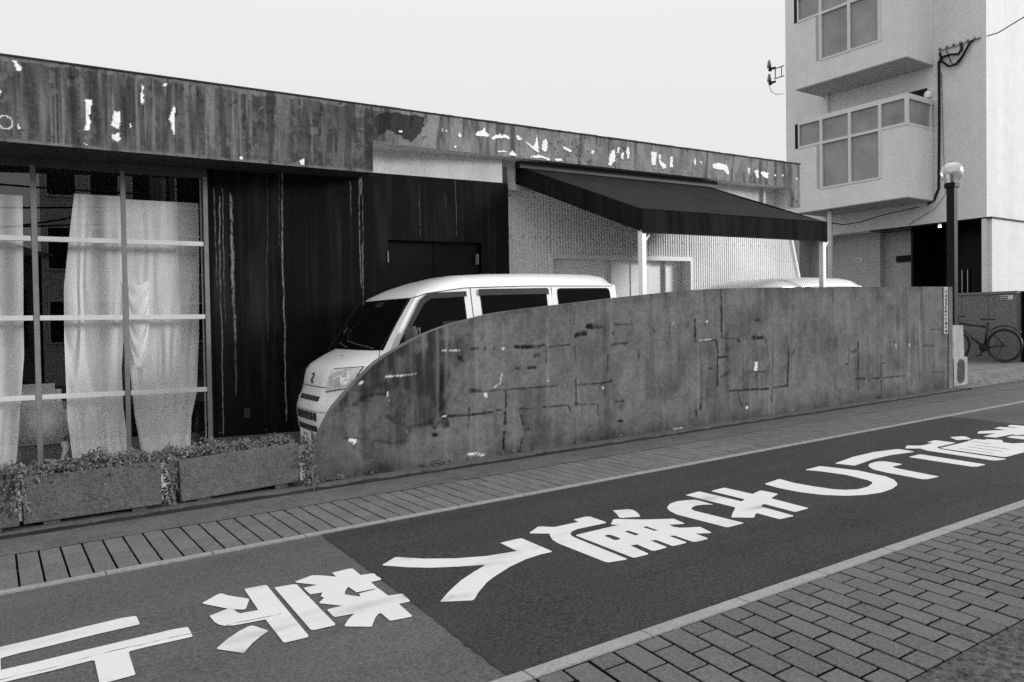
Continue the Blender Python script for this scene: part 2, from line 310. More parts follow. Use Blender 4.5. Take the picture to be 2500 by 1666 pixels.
# ---- traced outlines, in metres on the surfaces they belong to
LETTERS = {'A': [([(-0.101,4.055),(0.003,4.068),(0.15,4.075),(0.342,4.093),(0.489,4.102),(0.543,4.09),(0.55,4.073),(0.548,3.966),(0.541,3.957),(0.364,3.956),(0.193,3.942),(0.064,3.937),(0.008,3.927),(0.003,3.918),(0.003,3.788),(0.122,3.786),(0.281,3.791),(0.485,3.794),(0.666,3.794),(0.716,3.783),(0.723,3.772),(0.718,3.658),(0.711,3.648),(0.535,3.657),(0.466,3.655),(0.457,3.64),(0.449,3.398),(0.444,3.39),(0.353,3.388),(0.321,3.387),(0.329,3.643),(0.318,3.654),(0.176,3.648),(0.016,3.648),(-0.08,3.65)],[])],'B': [([(0.848,4.065),(0.938,4.144),(0.959,4.145),(0.98,4.089),(1.051,3.974),(1.046,3.952),(1.002,3.844),(0.989,3.838),(0.955,3.87),(0.93,3.901),(0.848,4.049)],[]),([(0.93,3.898),(0.952,3.868),(0.953,3.829),(0.963,3.798),(1.045,3.786),(1.071,4.13),(1.078,4.139),(1.165,4.133),(1.184,4.121),(1.181,4.069),(1.136,3.334),(1.127,3.316),(1.035,3.322),(1.023,3.329),(1.038,3.643),(0.9,3.663),(0.864,3.686),(0.846,3.717),(0.837,3.759),(0.835,3.855),(0.842,3.864)],[]),([(0.774,3.451),(0.837,3.525),(0.904,3.582),(0.954,3.611),(0.971,3.604),(1.008,3.504),(1.003,3.492),(0.962,3.459),(0.91,3.405),(0.858,3.332),(0.85,3.327),(0.836,3.35),(0.774,3.437)],[]),([(1.204,4.05),(1.216,4.055),(1.297,4.044),(1.315,4.029),(1.28,3.385),(1.272,3.369),(1.177,3.377),(1.166,3.389)],[]),([(1.322,4.08),(1.432,4.12),(1.461,4.097),(1.528,4.013),(1.534,4.091),(1.635,4.097),(1.653,4.086),(1.644,3.953),(1.706,3.937),(1.716,3.922),(1.707,3.818),(1.696,3.809),(1.642,3.809),(1.631,3.701),(1.633,3.676),(1.628,3.564),(1.691,3.548),(1.697,3.538),(1.685,3.431),(1.676,3.423),(1.621,3.427),(1.604,3.251),(1.595,3.241),(1.502,3.257),(1.495,3.266),(1.502,3.366),(1.493,3.376),(1.461,3.343),(1.424,3.287),(1.4,3.248),(1.308,3.324),(1.306,3.34),(1.344,3.393),(1.399,3.448),(1.312,3.462),(1.306,3.478),(1.312,3.573),(1.32,3.582),(1.393,3.578),(1.318,3.678),(1.315,3.693),(1.36,3.742),(1.353,3.773),(1.381,3.823),(1.325,3.834),(1.321,3.849),(1.325,3.948),(1.335,3.953),(1.4,3.95),(1.326,4.053)],[[(1.518,3.819),(1.521,3.711),(1.619,3.703),(1.616,3.693),(1.523,3.687),(1.512,3.641),(1.479,3.688),(1.462,3.727),(1.48,3.765)]])],'C': [([(1.812,4.041),(1.928,4.12),(1.944,4.113),(2.049,3.988),(2.193,3.876),(2.357,3.797),(2.548,3.762),(2.562,3.966),(2.695,3.968),(2.72,3.961),(2.706,3.63),(2.691,3.617),(2.617,3.621),(2.498,3.602),(2.356,3.55),(2.184,3.458),(2.115,3.412),(2.011,3.32),(1.947,3.253),(1.927,3.242),(1.799,3.322),(1.798,3.332),(1.907,3.432),(2.034,3.532),(2.155,3.604),(2.269,3.665),(2.137,3.734),(2.007,3.813),(1.908,3.905),(1.813,4.022)],[])],'D': [([(2.828,4.032),(2.954,4.111),(2.977,4.099),(3.031,4.035),(3.231,4.031),(3.241,4.098),(3.35,4.105),(3.376,4.088),(3.367,3.909),(3.346,3.892),(3.118,3.9),(3.059,3.882),(3.016,3.849),(2.993,3.807),(2.981,3.746),(2.946,3.245),(2.932,3.236),(2.825,3.262),(2.815,3.279),(2.829,3.734),(2.848,3.81),(2.88,3.878),(2.915,3.933),(2.825,4.015)],[]),([(3.606,4.112),(3.712,4.064),(3.722,4.033),(3.702,3.973),(3.645,3.875),(3.621,3.866),(3.513,3.922),(3.514,3.944),(3.554,4.011)],[]),([(3.359,3.853),(3.448,3.929),(3.466,3.928),(3.586,3.805),(3.722,3.708),(3.764,3.68),(3.733,3.553),(3.717,3.548),(3.631,3.595),(3.619,3.539),(3.633,3.501),(3.676,3.47),(3.736,3.44),(3.745,3.427),(3.705,3.303),(3.686,3.294),(3.611,3.346),(3.593,3.23),(3.574,3.218),(3.48,3.222),(3.466,3.239),(3.48,3.396),(3.462,3.411),(3.448,3.404),(3.434,3.256),(3.414,3.244),(3.321,3.249),(3.314,3.262),(3.328,3.402),(3.294,3.417),(3.275,3.262),(3.26,3.253),(3.168,3.252),(3.158,3.27),(3.177,3.409),(3.132,3.419),(3.104,3.238),(3.087,3.227),(2.991,3.231),(2.985,3.246),(3.015,3.788),(3.028,3.801),(3.385,3.805),(3.356,3.837)],[[(3.146,3.672),(3.182,3.676),(3.192,3.651),(3.184,3.563),(3.155,3.552),(3.135,3.564)],[(3.306,3.665),(3.34,3.659),(3.335,3.555),(3.3,3.555)],[(3.466,3.664),(3.495,3.663),(3.485,3.546),(3.461,3.551)]])],'E': [([(4.251,3.768),(4.202,3.811),(4.137,3.83),(4.075,3.809),(4.044,3.784),(4.023,3.738),(4.029,3.321),(4.014,3.311),(3.875,3.312),(3.864,3.326),(3.858,3.743),(3.891,3.84),(3.927,3.899),(3.961,3.935),(4.041,3.987),(4.131,4.006),(4.215,3.983),(4.263,3.953),(4.27,3.926)],[]),([(4.326,4.103),(4.479,4.116),(4.487,4.103),(4.474,3.704),(4.49,3.705),(4.539,3.726),(4.561,4.058),(4.576,4.068),(4.714,4.077),(4.727,4.065),(4.716,3.797),(4.843,3.833),(4.858,3.825),(4.859,3.685),(4.847,3.672),(4.704,3.624),(4.662,3.285),(4.644,3.275),(4.516,3.273),(4.503,3.284),(4.531,3.539),(4.52,3.549),(4.455,3.518),(4.418,3.224),(4.401,3.215),(4.282,3.224),(4.275,3.235),(4.289,3.42),(4.268,3.414),(4.198,3.366),(4.174,3.359),(4.076,3.454),(4.083,3.465),(4.184,3.536),(4.293,3.606),(4.305,3.622),(4.319,4.088)],[])],'F': [([(6.184,4.08),(6.564,4.147),(6.917,4.156),(7.193,4.102),(7.227,4.081),(7.199,3.926),(7.166,3.915),(6.868,3.97),(6.584,3.964),(6.208,3.907),(6.175,4.063)],[]),([(5.068,3.962),(5.288,3.994),(5.295,3.98),(5.257,3.831),(5.26,3.654),(5.287,3.5),(5.333,3.43),(5.417,3.384),(5.541,3.383),(5.668,3.42),(5.72,3.452),(5.76,3.516),(5.815,3.739),(5.793,3.946),(5.749,4.07),(5.772,4.082),(5.973,4.092),(5.988,4.078),(6.043,3.775),(5.987,3.495),(5.92,3.39),(5.819,3.304),(5.752,3.269),(5.613,3.227),(5.449,3.213),(5.296,3.246),(5.164,3.322),(5.064,3.451),(5.019,3.624),(5.021,3.804),(5.051,3.939)],[]),([(6.306,3.84),(6.38,3.871),(6.49,3.885),(6.553,3.862),(6.57,3.82),(6.558,3.679),(6.53,3.67),(6.391,3.673),(6.356,3.625),(6.282,3.225),(6.257,3.219),(6.115,3.233),(6.093,3.253),(6.132,3.58),(6.167,3.706),(6.234,3.786)],[])],'G': [([(6.913,3.815),(7.086,3.82),(7.104,3.81),(7.029,3.216),(6.996,3.208),(6.885,3.217),(6.854,3.246),(6.899,3.798)],[]),([(7.314,4.073),(7.443,4.132),(7.47,4.128),(7.541,4.049),(7.614,4.04),(7.771,4.048),(7.778,4.106),(7.937,4.118),(7.949,4.097),(7.939,3.915),(7.893,3.9),(7.578,3.901),(7.541,3.885),(7.48,3.81),(7.4,3.214),(7.371,3.206),(7.273,3.233),(7.25,3.262),(7.325,3.867),(7.39,3.968),(7.299,4.058)],[]),([(8.236,4.114),(8.368,4.052),(8.376,4.024),(8.269,3.917),(8.224,3.909),(8.103,3.972),(8.112,3.992)],[]),([(8.123,3.876),(8.272,3.89),(8.297,3.793),(8.343,3.809),(8.402,3.689),(8.261,3.61),(8.257,3.523),(8.364,3.471),(8.531,3.374),(8.215,3.249),(7.838,3.252),(7.502,3.254),(7.473,3.263),(7.53,3.846),(7.56,3.859),(8.074,3.864)],[[(8.115,3.856),(8.102,3.65),(8.086,3.643),(8.099,3.849)],[(7.943,3.726),(7.915,3.405),(7.897,3.397),(7.925,3.717)],[(7.793,3.724),(7.756,3.406),(7.739,3.398),(7.776,3.716)],[(7.643,3.731),(7.616,3.408),(7.599,3.401),(7.626,3.723)]]),([(8.644,4.034),(8.798,4.093),(8.839,4.085),(9.103,3.948),(9.116,4.078),(9.264,4.089),(9.321,3.901),(9.357,4.052),(9.496,4.079),(9.515,3.948),(9.56,3.781),(9.072,3.588),(8.785,3.723),(8.829,3.772),(8.511,3.788),(8.497,3.802),(8.501,3.908),(8.775,3.916)],[]),([(8.59,3.728),(8.722,3.736),(8.786,3.646),(8.854,3.502),(8.58,3.394),(8.568,3.556)],[])]}
WALL_DARK = [([(5.208,1.259),(5.375,1.254)],0.0428,1),([(5.046,1.179),(5.168,1.19)],0.0422,1),([(4.282,1.091),(4.543,1.079),(4.642,1.093)],0.0288,1),([(4.669,1.069),(4.955,1.082)],0.0134,0.9),([(4.524,0.989),(4.563,0.991)],0.0347,0.9),([(4.665,1.066),(4.659,0.913)],0.0116,0.9),([(5.031,1.064),(5.034,0.899)],0.0134,0.9),([(5.034,1.481),(5.031,1.287)],0.0089,0.8),([(4.278,0.879),(4.321,0.875)],0.0199,0.8),([(4.434,0.873),(4.522,0.871)],0.023,0.9),([(3.764,0.693),(3.867,0.688)],0.033,0.9),([(3.867,0.677),(4.122,0.678)],0.0098,0.9),([(4.122,0.678),(4.465,0.673),(4.789,0.666)],0.0115,0.8),([(4.164,0.668),(4.161,0.5)],0.0155,1),([(4.151,0.451),(4.146,0.346)],0.0183,1),([(4.134,0.263),(4.124,0.095)],0.0225,1),([(3.427,0.486),(3.743,0.469),(4.002,0.472)],0.0177,1),([(3.745,0.537),(3.728,0.348)],0.0109,0.9),([(4.322,0.478),(4.47,0.464)],0.0101,0.9),([(4.613,0.466),(4.935,0.456),(4.971,0.374)],0.0104,0.9),([(5.038,0.719),(5.039,0.45)],0.0165,0.9),([(5.072,0.66),(5.405,0.648),(5.537,0.669)],0.0153,0.9),([(5.039,0.457),(5.302,0.434)],0.0107,0.8),([(5.331,0.439),(5.339,0.316)],0.0092,0.8),([(4.347,0.411),(4.362,0.317)],0.0228,0.9),([(4.351,0.175),(4.323,0.05)],0.0285,0.7),([(4.37,0.266),(4.422,0.26)],0.0215,0.8),([(3.349,0.322),(3.394,0.319)],0.0292,1),([(3.667,1.011),(3.678,0.99)],0.0473,0.9),([(3.771,1.094),(3.851,1.093)],0.0192,0.8),([(3.924,1.09),(3.94,1.089)],0.0193,0.9),([(4.022,1.088),(4.038,1.087)],0.0194,0.9),([(5.54,1.179),(5.556,1.171)],0.0216,0.9),([(5.513,1.057),(5.576,1.054)],0.0124,0.9),([(5.481,0.95),(5.467,0.751)],0.0139,0.7),([(4.167,1.3),(4.136,1.412),(4.097,1.107)],0.0112,0.3),([(4.474,1.147),(4.635,1.169)],0.0116,0.4),([(4.06,0.481),(4.102,0.484)],0.0196,0.9),([(2.495,0.391),(2.706,0.361),(2.951,0.289),(3.078,0.3)],0.0167,0.6),([(3.336,0.449),(3.372,0.383),(3.422,0.44)],0.0185,0.8),([(2.579,0.668),(2.713,0.738),(2.904,0.741)],0.0226,0.6),([(2.9,0.537),(3.123,0.399),(3.064,0.314)],0.0312,0.55),([(3.465,0.896),(3.446,0.671),(3.471,0.402)],0.0665,0.85),([(3.067,0.418),(3.255,0.424),(3.329,0.443)],0.0289,0.6),([(2.694,0.432),(2.703,0.242)],0.0942,0.4),([(3.03,0.705),(3.011,0.475),(3.05,0.316)],0.0772,0.45),([(5.58,1.271),(5.842,1.263)],0.0155,0.8),([(5.577,1.063),(5.769,1.063)],0.0154,0.8),([(6.824,1.288),(6.825,1.041)],0.0275,1),([(6.838,1.044),(7.188,1.039)],0.0168,1),([(7.279,1.623),(7.279,1.059)],0.0207,1),([(7.188,1.035),(7.213,0.893),(7.193,0.482)],0.0206,1),([(7.226,0.827),(7.379,0.828)],0.0227,0.9),([(7.298,1.049),(7.61,1.037)],0.0134,0.8),([(7.575,1.019),(7.595,1.008)],0.0345,0.9),([(7.844,1.037),(8.039,1.029)],0.0354,0.9),([(7.907,1.253),(8.003,1.254)],0.0235,0.9),([(8.1,1.017),(8.143,0.787)],0.0119,0.8),([(7.794,0.619),(8.094,0.598)],0.0178,0.9),([(7.264,0.58),(7.419,0.655)],0.0247,0.9),([(8.563,0.907),(8.531,0.391)],0.0223,1),([(7.415,0.408),(8.153,0.38)],0.0198,1),([(8.215,0.385),(8.547,0.39)],0.0183,1),([(8.215,0.385),(8.206,0.226)],0.0199,0.8),([(7.557,0.387),(7.641,0.197)],0.0174,0.7),([(10.111,0.902),(10.105,0.373),(10.111,0.218)],0.0221,1),([(9.892,0.868),(9.882,0.585)],0.0131,0.9),([(9.819,0.584),(9.841,0.592)],0.0261,0.9),([(9.958,0.755),(10.052,0.762)],0.0373,0.7),([(10.676,0.674),(10.683,0.151)],0.0205,1),([(10.687,0.549),(10.817,0.557)],0.0183,0.9),([(10.048,0.373),(10.278,0.361)],0.0178,1),([(10.434,0.35),(10.632,0.341)],0.0159,0.9),([(10.754,0.339),(11.318,0.331)],0.0164,1),([(9.522,1.567),(9.527,1.45)],0.0192,0.9),([(8.664,1.432),(8.663,1.31)],0.0122,0.7),([(8.667,0.861),(8.659,0.79)],0.0224,0.9),([(12.057,0.997),(12.36,0.986)],0.0147,0.7),([(12.097,0.332),(12.45,0.317)],0.0173,0.7),([(11.572,1.101),(11.583,0.769)],0.0166,0.7),([(5.918,0.958),(5.934,0.897)],0.0138,0.8),([(5.588,0.433),(5.701,0.432)],0.0188,0.9),([(5.607,0.222),(5.675,0.217)],0.0239,1),([(6.826,0.234),(6.838,0.159)],0.0239,0.9),([(6.911,0.281),(6.892,0.228)],0.0221,0.9),([(6.406,1.273),(6.411,1.112)],0.0107,0.8),([(6.136,1.219),(6.171,1.165)],0.0158,0.8),([(7.715,0.239),(7.729,0.189)],0.0233,0.9),([(9.675,0.23),(9.656,0.124)],0.0518,0.5),([(11.827,0.757),(12.147,0.743)],0.0243,0.6),([(11.03,0.831),(11.064,0.848)],0.0231,0.9),([(7.06,0.706),(7.101,0.703)],0.0242,0.8)]
WALL_PALE = [([(2.894,0.892),(3.048,0.891)],0.0116,1),([(3.048,0.891),(3.198,0.896)],0.0052,0.9),([(2.547,0.367),(2.592,0.358),(2.586,0.341)],0.0274,1),([(3.923,0.652),(3.939,0.63)],0.0276,1),([(4.116,0.826),(4.098,0.743)],0.0154,0.9),([(3.728,0.102),(3.784,0.093)],0.0219,0.9),([(3.816,0.092),(3.896,0.07)],0.0221,0.8),([(2.905,0.754),(2.917,0.676)],0.0089,0.8),([(3.469,1.095),(3.646,1.087)],0.0081,0.9),([(2.649,0.846),(2.665,0.854)],0.0187,0.9),([(4.13,1.084),(4.146,1.085)],0.0182,1),([(3.457,0.483),(3.495,0.482)],0.0107,0.9),([(4.677,0.73),(4.684,0.73)],0.0117,1),([(2.903,0.652),(2.901,0.55)],0.0051,0.6),([(4.023,0.707),(4.09,0.744)],0.0084,0.9),([(5.4,0.602),(5.408,0.601)],0.0138,0.9),([(7.914,0.705),(7.913,0.647)],0.0626,1),([(7.729,0.18),(7.735,0.173)],0.0233,1),([(7.017,1.261),(7.039,1.26)],0.0167,1),([(11.452,0.793),(11.451,0.775)],0.0283,0.9),([(6.462,0.043),(6.666,0.039)],0.0164,0.8),([(6.891,1.051),(7.106,1.046)],0.0074,0.8),([(6.469,1.262),(6.471,1.258)],0.0125,1),([(11.068,0.827),(11.088,0.768)],0.0162,0.5)]
WALL_STAIN = [(3.14,1.202),(3.345,1.273),(3.619,1.317),(3.694,1.193),(3.786,1.039),(3.628,0.993),(3.55,0.917),(3.531,0.731),(3.496,0.533),(3.42,0.527),(3.409,0.714),(3.276,0.764),(3.044,0.717),(2.905,0.767),(2.713,0.719),(2.592,0.667),(2.501,0.675),(2.662,0.86),(2.841,1.0),(3.039,1.142)]
WALL_PROF = [(2.172,0.05),(2.179,0.163),(2.202,0.246),(2.292,0.463),(2.41,0.659),(2.555,0.806),(2.662,0.904),(2.771,0.997),(2.898,1.076),(3.053,1.149),(3.197,1.22),(3.345,1.273),(3.572,1.339),(3.759,1.374),(3.971,1.418),(4.22,1.446),(4.713,1.487),(5.585,1.557),(6.739,1.636),(7.33,1.65),(8.213,1.662),(10.172,1.661),(12.622,1.66)]
FASC_PALE = [[(0.208,3.753),(0.248,3.752),(0.287,3.697),(0.28,3.662),(0.252,3.671)],[(0.766,3.479),(0.823,3.49),(0.814,3.4),(0.8,3.341),(0.808,3.242),(0.778,3.189),(0.753,3.208),(0.767,3.28),(0.774,3.395)],[(0.997,3.405),(1.053,3.408),(1.051,3.313),(1.036,3.239),(0.972,3.268),(0.987,3.364)],[(0.976,3.189),(1.042,3.21),(1.047,3.138),(1.014,3.123),(0.978,3.16)],[(1.244,3.682),(1.26,3.677),(1.254,3.587),(1.26,3.522),(1.242,3.505),(1.23,3.547),(1.238,3.615)],[(1.519,3.518),(1.533,3.504),(1.532,3.353),(1.528,3.262),(1.513,3.238),(1.493,3.304),(1.491,3.349),(1.474,3.392),(1.49,3.454)],[(1.426,3.73),(1.468,3.729),(1.453,3.696),(1.432,3.694)],[(0.238,3.206),(0.258,3.208),(0.257,3.16),(0.239,3.158)],[(1.13,3.308),(1.148,3.31),(1.147,3.268),(1.13,3.271)],[(2.13,3.098),(2.161,3.093),(2.153,3.061),(2.137,3.062)],[(2.752,3.097),(2.786,3.121),(2.811,3.094),(2.802,3.056),(2.755,3.064)],[(0.744,3.093),(0.775,3.082),(0.766,3.064)],[(0.099,3.5),(0.124,3.49),(0.124,3.423),(0.097,3.412)],[(3.914,3.546),(3.958,3.562),(3.948,3.523),(3.917,3.523)],[(4.465,3.631),(4.49,3.636),(4.493,3.593),(4.47,3.59)],[(4.512,3.611),(4.55,3.615),(4.542,3.593)],[(4.682,3.572),(4.702,3.615),(4.74,3.586),(4.729,3.552),(4.691,3.556)],[(4.936,3.624),(4.976,3.657),(5.046,3.669),(5.053,3.712),(5.081,3.707),(5.076,3.664),(5.136,3.628),(5.115,3.604),(5.014,3.598),(4.945,3.599)],[(5.155,3.579),(5.207,3.627),(5.258,3.641),(5.299,3.663),(5.309,3.638),(5.362,3.661),(5.403,3.639),(5.444,3.626),(5.423,3.598),(5.361,3.612),(5.237,3.592),(5.195,3.566)],[(5.529,3.661),(5.572,3.669),(5.624,3.627),(5.592,3.606),(5.539,3.618)],[(5.635,3.62),(5.72,3.584),(5.85,3.535),(5.894,3.495),(5.86,3.479),(5.741,3.542)],[(5.843,3.712),(5.864,3.661),(5.883,3.538),(5.828,3.524),(5.796,3.565),(5.83,3.604)],[(5.94,3.624),(5.997,3.671),(6.029,3.624),(6.016,3.516),(5.96,3.489),(5.927,3.525)],[(5.244,3.439),(5.379,3.462),(5.389,3.442),(5.264,3.424)],[(5.419,3.416),(5.462,3.472),(5.525,3.434),(5.535,3.4),(5.44,3.4)],[(5.739,3.419),(5.893,3.454),(6.07,3.413),(6.025,3.395),(5.914,3.417),(5.76,3.403)],[(6.279,3.604),(6.394,3.569),(6.429,3.536),(6.382,3.528),(6.278,3.567)],[(6.127,3.427),(6.253,3.438),(6.264,3.403),(6.161,3.394)],[(4.632,3.448),(4.66,3.45),(4.656,3.42),(4.633,3.421)],[(7.123,3.62),(7.174,3.644),(7.184,3.492),(7.094,3.409),(7.057,3.424),(7.071,3.558)],[(7.238,3.692),(7.271,3.691),(7.249,3.603),(7.203,3.599)],[(7.288,3.597),(7.34,3.621),(7.325,3.505),(7.274,3.539)],[(7.406,3.714),(7.445,3.689),(7.442,3.554),(7.398,3.53),(7.384,3.645)],[(6.751,3.594),(6.812,3.591),(6.787,3.542),(6.751,3.548)],[(7.858,3.684),(7.966,3.677),(7.951,3.493),(7.867,3.486)],[(8.002,3.663),(8.05,3.65),(8.037,3.57),(8.146,3.518),(8.157,3.467),(8.083,3.452),(8.012,3.533)],[(8.234,3.64),(8.296,3.649),(8.293,3.487),(8.231,3.482)],[(8.728,3.667),(8.767,3.67),(8.778,3.545),(8.74,3.56)],[(8.866,3.625),(8.903,3.628),(8.891,3.563)],[(9.138,3.612),(9.301,3.644),(9.467,3.621),(9.507,3.531),(9.493,3.464),(9.382,3.539),(9.245,3.537),(9.137,3.556)],[(9.951,3.623),(10.001,3.627),(9.985,3.53),(9.955,3.509)],[(10.097,3.597),(10.201,3.605),(10.214,3.471),(10.155,3.476)],[(10.246,3.57),(10.306,3.594),(10.457,3.587),(10.441,3.488),(10.335,3.499)],[(10.595,3.568),(10.642,3.572),(10.635,3.542),(10.598,3.543)],[(10.792,3.583),(10.842,3.587),(10.835,3.553),(10.798,3.554)],[(11.155,3.551),(11.207,3.561),(11.2,3.524),(11.161,3.525)]]
FASC_DARK = [[(3.626,3.693),(3.763,3.756),(4.005,3.738),(4.238,3.75),(4.216,3.587),(4.052,3.426),(3.93,3.492),(3.793,3.556),(3.638,3.446)]]
DRIPS = [([(0.064,2.869),(0.072,2.372),(0.076,1.843)],0.0172,0.6),([(0.12,2.79),(0.107,1.843)],0.0224,0.9),([(0.112,2.279),(0.112,1.528),(0.105,0.262)],0.0172,0.9),([(0.153,2.875),(0.147,1.843)],0.0138,0.7),([(0.156,2.281),(0.154,1.444)],0.0103,0.4),([(0.232,2.831),(0.237,2.462),(0.234,1.844)],0.0448,0.8),([(0.244,2.284),(0.241,1.779),(0.246,1.274)],0.0448,0.6),([(0.246,1.274),(0.246,0.682)],0.0344,0.3),([(0.778,3.09),(0.761,1.849)],0.0224,0.95),([(0.762,2.301),(0.769,1.436),(0.763,0.741),(0.772,0.357)],0.0207,0.9),([(0.745,3.104),(0.737,2.312)],0.0086,0.5),([(0.619,3.077),(0.604,2.136)],0.0086,0.35),([(1.664,3.121),(1.663,2.913)],0.0448,0.6),([(1.645,3.102),(1.639,2.343),(1.648,1.858)],0.0155,0.75),([(1.687,2.906),(1.672,1.858)],0.0121,0.6),([(1.667,2.332),(1.667,1.606)],0.0138,0.6),([(1.537,3.058),(1.544,2.681)],0.0138,0.5),([(2.379,3.071),(2.391,2.472)],0.0122,0.35),([(2.852,3.172),(2.864,2.491)],0.0122,0.45),([(2.711,3.01),(2.726,2.824)],0.0122,0.25),([(1.546,3.013),(1.539,2.662)],0.0107,0.35),([(0.594,2.295),(0.589,1.266)],0.0241,0.15),([(0.015,2.287),(0.021,1.842)],0.0207,0.3)]
# ================================================================== THE SETTING
def sheet(name, x0, x1, y0, y1, z, mat, kind='structure', nx=1):
    b = MB(); xs = [x0+(x1-x0)*i/nx for i in range(nx+1)]
    for a, c in zip(xs[:-1], xs[1:]): b.add([(a, y0, Z(a, z)), (c, y0, Z(c, z)), (c, y1, Z(c, z)), (a, y1, Z(a, z))], [(0,1,2,3)])
    o = b.build(name, mat, fix=False); put(o, kind=kind); return o
sheet('ground', -60, 70, -60, 80, -.05, m_ground)
road = sheet('road', -30, 40, 2.46, 4.90, -.0022, m_asph_old)
# newer dark resurfacing over the middle of the road
b = MB(); edge = [(1.764, 4.895), (1.757, 4.73), (1.70, 3.6), (1.637, 2.55), (1.632, 2.465)]; edr = [(9.74, 4.895), (9.72, 4.65), (9.62, 3.99), (9.45, 3.2), (9.35, 2.465)]
n = len(edge); b.add([(x, y, Z(x)) for x, y in edge]+[(x, y, Z(x)) for x, y in edr], [(i, i+n, i+n+1, i+1) for i in range(n-1)])
put(b.build('asphalt_patch', m_asph_new, road, fix=False), 'newer dark asphalt patch under the lettering')
# tar joint along the edge of the patch and a crack through the old part
def ribbon(pts, w, z, name, mat, parent, rag=.3):
    b = MB(); P = []
    for (x1, y1), (x2, y2) in zip(pts[:-1], pts[1:]):
        k = max(2, int(math.hypot(x2-x1, y2-y1)/.03)); P += [(x1+(x2-x1)*i/k, y1+(y2-y1)*i/k) for i in range(k)]
    P.append(pts[-1]); vs = []
    for i, (x, y) in enumerate(P):
        a = P[max(i-1, 0)]; c = P[min(i+1, len(P)-1)]; dx, dy = c[0]-a[0], c[1]-a[1]; L = math.hypot(dx, dy) or 1; j = random.gauss(0, w*rag); hw = w*.5*max(.15, 1+random.gauss(0, rag))
        vs += [(x-dy/L*(hw+j), y+dx/L*(hw+j), Z(x, z)), (x+dy/L*(hw-j), y-dx/L*(hw-j), Z(x, z))]
    b.add(vs, [(2*i, 2*i+1, 2*i+3, 2*i+2) for i in range(len(P)-1)]); return b.build(name, mat, parent, fix=False)
m_tar = M('tar_joint', .035, rough=.6, var=.3, bump=.3)
ribbon([(1.66, 3.0), (1.64, 2.7), (1.632, 2.47)], .014, .0016, 'tar_joint', m_tar, road)
ribbon([(1.757, 4.8), (1.72, 4.0), (1.66, 3.0)], .006, .0016, 'tar_joint', m_tar, road)
# painted characters: each one a flat part of the road
for key, polys in LETTERS.items():
    b = MB()
    for outer, holes in polys: b.poly(outer, holes, lambda x, y: (x, y, Z(x, .0016)))
    # subdivide so the scuff masks have something to sit on
    me = bpy.data.meshes.new('painted_character'); me.from_pydata(b.v, [], b.f); bm = bmesh.new(); bm.from_mesh(me)
    bmesh.ops.remove_doubles(bm, verts=bm.verts, dist=1e-4); lim = .035 if b.v[0][0] < 3 else .08
    for _ in range(5):

        es = [e for e in bm.edges if e.calc_length() > lim]
        if not es: break
        bmesh.ops.subdivide_edges(bm, edges=es, cuts=1)
    bmesh.ops.triangulate(bm, faces=bm.faces); bm.normal_update()
    for f in bm.faces:
        if f.normal.z < 0: f.normal_flip()
    bm.to_mesh(me); bm.free()
    co = np.empty(len(me.vertices)*3); me.vertices.foreach_get('co', co); co = co.reshape(-1, 3); x, y = co[:, 0], co[:, 1]
    sc_ = np.clip((fbm(x*2.2, y*11, 4)-.55)*3.2, 0, .75)*np.clip(fbm(x*5, y*30, 9)*2-.4, 0, 1)*(x < 4.5); at = me.attributes.new('scuff', 'FLOAT', 'POINT'); at.data.foreach_set('value', sc_.astype(np.float32))
    me.materials.append(m_paint); put(link('painted_character', me, road))
crk = M('paint_crack', .22, rough=.8, var=.4, bump=.2)
def crackline(pts, w): ribbon(pts, w*.7, .0030, 'surface_crack', crk, road, .8)
crackline([(-.4, 3.685), (.005, 3.68), (.178, 3.676), (.329, 3.698), (.439, 3.704), (.541, 3.698), (.716, 3.69), (.80, 3.677), (.907, 3.69), (1.03, 3.67), (1.12, 3.672)], .004)
# ---- near pavement: running bond of pavers, each its own piece
near = sheet('near_pavement', -30, 40, 1.50, 2.39, -.0015, m_bed)
def brick_mesh(name, w, l, h, mat, ch=.0022, skew=0):
    b = MB(); v = []
    for z, i in ((-h, 0), (-ch, 0), (0, ch)):
        v += [(-w/2+i, -l/2+i, z), (w/2-i, -l/2+i, z), (w/2-i, l/2-i, z), (-w/2+i, l/2-i, z)]
    b.add(v, [(k, (k+1) % 4, (k+1) % 4+4, k+4) for k in range(4)]+[(k+4, (k+1) % 4+4, (k+1) % 4+8, k+8) for k in range(4)]+[(8, 9, 10, 11)])
    me = bpy.data.meshes.new(name); me.from_pydata([(x+skew*y, y, z) for x, y, z in b.v], [], b.f); me.materials.append(mat); me.update(); return me
TILT = -math.atan(SL); bm_cache = {}
def brick(parent, x, y, w, l, z, mat, name='paver', skew=0):
    k = (round(w, 3), round(l, 3), mat.name)
    if k not in bm_cache: bm_cache[k] = brick_mesh('paver', w, l, .04, mat, skew=skew)
    return link(name, bm_cache[k], parent, (x, y, Z(x, z)), (random.gauss(0, .003), TILT+random.gauss(0, .004), random.gauss(0, .004)))
PX, PY, GJ, SK = .1298, .2095, .0135, .106
for i in range(-14, 32):
    x = 2.728+PX*i+PX/2
    if x < 1.1 or x > 6.6: continue
    yy = 2.385; k = 0
    while yy > 1.535:
        L = PY/2 if (k == 0 and i % 2 == 0) else PY
        y0 = max(yy-L, 1.532); y0 = 1.532 if y0-1.532 < .035 else y0
        if yy-y0 > .03: brick(near, x-SK*(2.385-(yy+y0)/2), (yy+y0)/2, PX-GJ, (yy-y0)-GJ, .004+random.gauss(0, .0014), m_brick, skew=SK)
        yy -= L; k += 1
